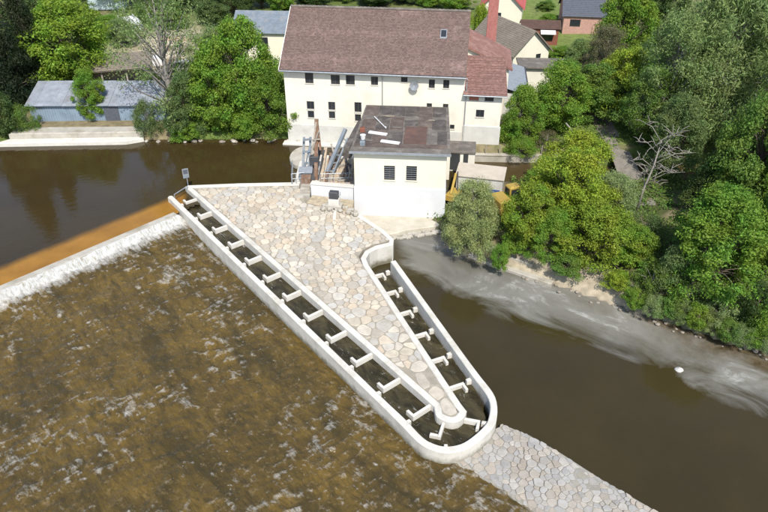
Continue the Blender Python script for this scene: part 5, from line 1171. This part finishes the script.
ml = thing('metal_lean_to', 'narrow lean-to with a blue-grey metal roof beside the annex', 'shed', (13.6,74.2,2.3), R(-7)); mb = MB(); mb.box(0,2.4,0,9.5,-.5,3.9); mb.build('wall', 'grey_render', ml)
for k in range(8): mb = MB(); y = -.3+k*1.26; mb.add([(-.1,y,4.7),(2.7,y,3.92),(2.7,y+1.24,3.92),(-.1,y+1.24,4.7),(-.1,y,4.64),(2.7,y,3.86),(2.7,y+1.24,3.86),(-.1,y+1.24,4.64)], [(0,1,2,3),(4,7,6,5),(0,4,5,1),(1,5,6,2)]); mb.build('roof_panel', 'galv', ml)
mb = MB(); mb.bar((2.75,-.3,3.9),(2.75,9.8,3.9),.12,.2); mb.build('gutter', 'steel_dark', ml)
rs = gable_house('red_garden_shed', 'low dark red garden shed with a white awning in the gardens', at(521,42,3.5), R(-6), 5.4, 2.8, 2.1, .8, 'timber_red', 'rust_sheet', 'x', [(3.0,4.6,.3,1.7)], oh=.25, cat='shed')
mb = MB(); mb.add([(2.7,-.02,1.95),(4.9,-.02,1.95),(4.9,-1.0,1.55),(2.7,-1.0,1.55),(2.7,-.02,1.9),(4.9,-.02,1.9),(4.9,-1.0,1.5),(2.7,-1.0,1.5)], [(0,3,2,1),(4,5,6,7),(2,3,7,6)]); mb.build('awning', 'white_metal', rs)
gable_house('slate_roofed_house', 'pinkish brick house with a dark slate roof at the top right of the gardens', at(562,32,3.6), R(-8), 6.3, 8, 2.6, 3.2, 'pink_brick', 'slate', 'x', [(1.0,2.6,.9,2.0)], oh=.3)
gt = thing('garden_table', 'white garden table standing on the lawn behind the trees', 'table', at(562,53,3.2), R(10)); mb = MB(); mb.box(-1,1,-.5,.5,.7,.78,ch=.02); mb.build('table_top', 'white_metal', gt)
for x in (-.85,.85):
    for y in (-.4,.4): mb = MB(); mb.bar((x,y,0),(x,y,.698),.08); mb.build('leg', 'white_metal', gt)
wt = thing('water_tank', 'white water tank beside the slate roofed house', 'tank', at(598,22,3.7)); mb = MB(); mb.tube([(0,0,0),(0,0,1.6),(0,0,1.85)], [.8,.8,.5], 14); mb.build('drum', 'white_metal', wt); mb = MB(); mb.tube([(0,0,1.853),(0,0,1.95)], .25, 10); mb.build('lid', 'steel_dark', wt)

# ------------------------------------------------------------------ machines behind the turbine house
vt = thing('site_trailer', 'site trailer with a beige tarpaulin roof and white side beside the turbine house', 'trailer', (6.9,58.3,1.82), R(-14)); mb = MB(); mb.box(0,4.4,0,2.2,.55,2.045,ch=.04); mb.build('body', 'grey_render', vt); mb = MB(); mb.add([(-.12,-.12,2.05),(4.52,-.12,2.05),(4.52,2.32,2.3),(-.12,2.32,2.3),(-.12,-.12,2.12),(4.52,-.12,2.12),(4.52,2.32,2.37),(-.12,2.32,2.37)], [(4,5,6,7),(0,1,5,4),(1,2,6,5),(2,3,7,6),(3,0,4,7)]); mb.build('tarpaulin', 'tarp', vt)
for x in (1.0,3.3):
    for y in (.1,2.1): mb = MB(); mb.tube([(x,y-.12,.36),(x,y+.12,.36)], .36, 12); mb.build('wheel', 'rubber', vt)
mb = MB(); mb.box(2.4,4.2,-.03,-.003,.6,1.0); mb.build('skirt', 'blue_paint', vt)
ex = thing('excavator', 'yellow excavator half hidden by the trees beside the site trailer', 'excavator', (11.5,54.4,1.8), R(20))
for y in (-.95,.95): mb = MB(); mb.prism([(1.4*math.cos(a) if abs(math.cos(a)) > .7 else 1.4*math.cos(a), .38*math.sin(a)) for a in np.linspace(0,2*math.pi,17)[:-1]], -.25, .25, .04); o = mb.build('track', 'rubber', ex); o.rotation_euler = (R(90),0,0); o.location = (0,y,.4)
mb = MB(); mb.box(-1.6,1.1,-1.1,1.1,.85,1.5,ch=.12); mb.box(-1.6,-.3,-1.05,1.05,1.503,2.1,ch=.15); mb.build('house', 'yellow_paint', ex); mb = MB(); mb.box(-.1,1.1,.1,1.05,1.503,2.75,ch=.15); c_ = mb.build('cab', 'yellow_paint', ex); mb = MB(); mb.box(1.103,1.12,.2,.95,1.8,2.5); mb.box(.05,.95,1.053,1.07,1.8,2.5); mb.box(.05,.95,.08,.097,1.8,2.5); mb.box(-.12,-.103,.2,.95,1.9,2.5); mb.build('cab_window', 'glass', c_)
mb = MB(); mb.bar((1.0,-.4,1.4),(2.2,-.4,2.4),.36,.5); mb.bar((2.2,-.4,2.4),(3.4,-.4,1.9),.32,.42); mb.build('boom', 'yellow_paint', ex); mb = MB(); mb.bar((3.4,-.4,2.05),(3.7,-.4,.5),.28,.38); mb.build('stick', 'yellow_paint', ex)
mb = MB(); mb.tube([(1.3,-.4,1.35),(2.1,-.4,2.0)], .09, 6); mb.tube([(2.3,-.4,2.75),(3.4,-.4,2.35)], .08, 6); mb.build('hydraulic_cylinder', 'galv', ex); mb = MB(); mb.prism([(3.4,-.85),(4.2,-.85),(4.2,.05),(3.4,.05)], .05, .75, .15); mb.build('bucket', 'steel_dark', ex)
lo = thing('drilling_rig', 'small yellow drilling rig with a folded mast at the right corner of the turbine house', 'machine', (6.6,57.2,1.82), R(60)); mb = MB(); mb.box(-.9,.9,-.5,.5,.3,.9,ch=.06); mb.build('body', 'yellow_paint', lo); mb = MB()
for y in (-.6,.6): mb.box(-1,1,y-.14,y+.14,0,.4,ch=.06)
mb.build('crawler', 'rubber', lo); mb = MB(); mb.bar((-.6,0,.9),(1.0,.3,2.3),.2,.22); mb.build('mast', 'yellow_paint', lo); mb = MB(); mb.bar((.4,-.2,.9),(.9,.1,2.6),.12); mb.build('strut', 'steel_dark', lo)
# race walls and far strip
for (a, b, m_, nm, lab) in (((6.4,67.75),(20.5,67.15),'concrete_old','race_wall','low stone wall on the far side of the mill race'), ((6.4,69.6),(9.5,69.3),'concrete_old','garden_wall','short low wall at the foot of the annex plinth')):
    d = Vector((b[0]-a[0], b[1]-a[1])); r_ = thing(nm, lab, 'wall', (*a,0)); n_ = Vector((-d.y,d.x)).normalized()*.22; mb = MB(); mb.prism(ccw([tuple(-n_), tuple(d-n_), tuple(d+n_), tuple(n_)]), -.5, 1.75, .05); mb.build('wall', m_, r_); mb = MB(); mb.prism(ccw([tuple(-n_*1.3), tuple(d-n_*1.3), tuple(d+n_*1.3), tuple(n_*1.3)]), 1.753, 1.85, .03); mb.build('coping', 'concrete_old', r_)
for k in range(9):
    p = Vector((8.0+1.5*k, 67.75-.05*k)); o = MB(); o.tube([(0,0,0),(0,0,.95)], .05, 5); o.tube([(0,0,.95),(0,0,1.0)], [.06,.02], 5); q = o.build('fence_post', 'timber_grey'); q.location = (p.x,p.y,1.84); tag(q, 'thin grey fence post on the far wall of the mill race', 'fence post', 'fence posts along the mill race')
for k in list(KT):
    if k not in used:
        for c in list(KT[k].children): bpy.data.objects.remove(c)
        bpy.data.objects.remove(KT[k])
for o in bpy.data.objects:
    for key in ('H', 'rad'):
        if key in o and o.type == 'EMPTY': del o[key]
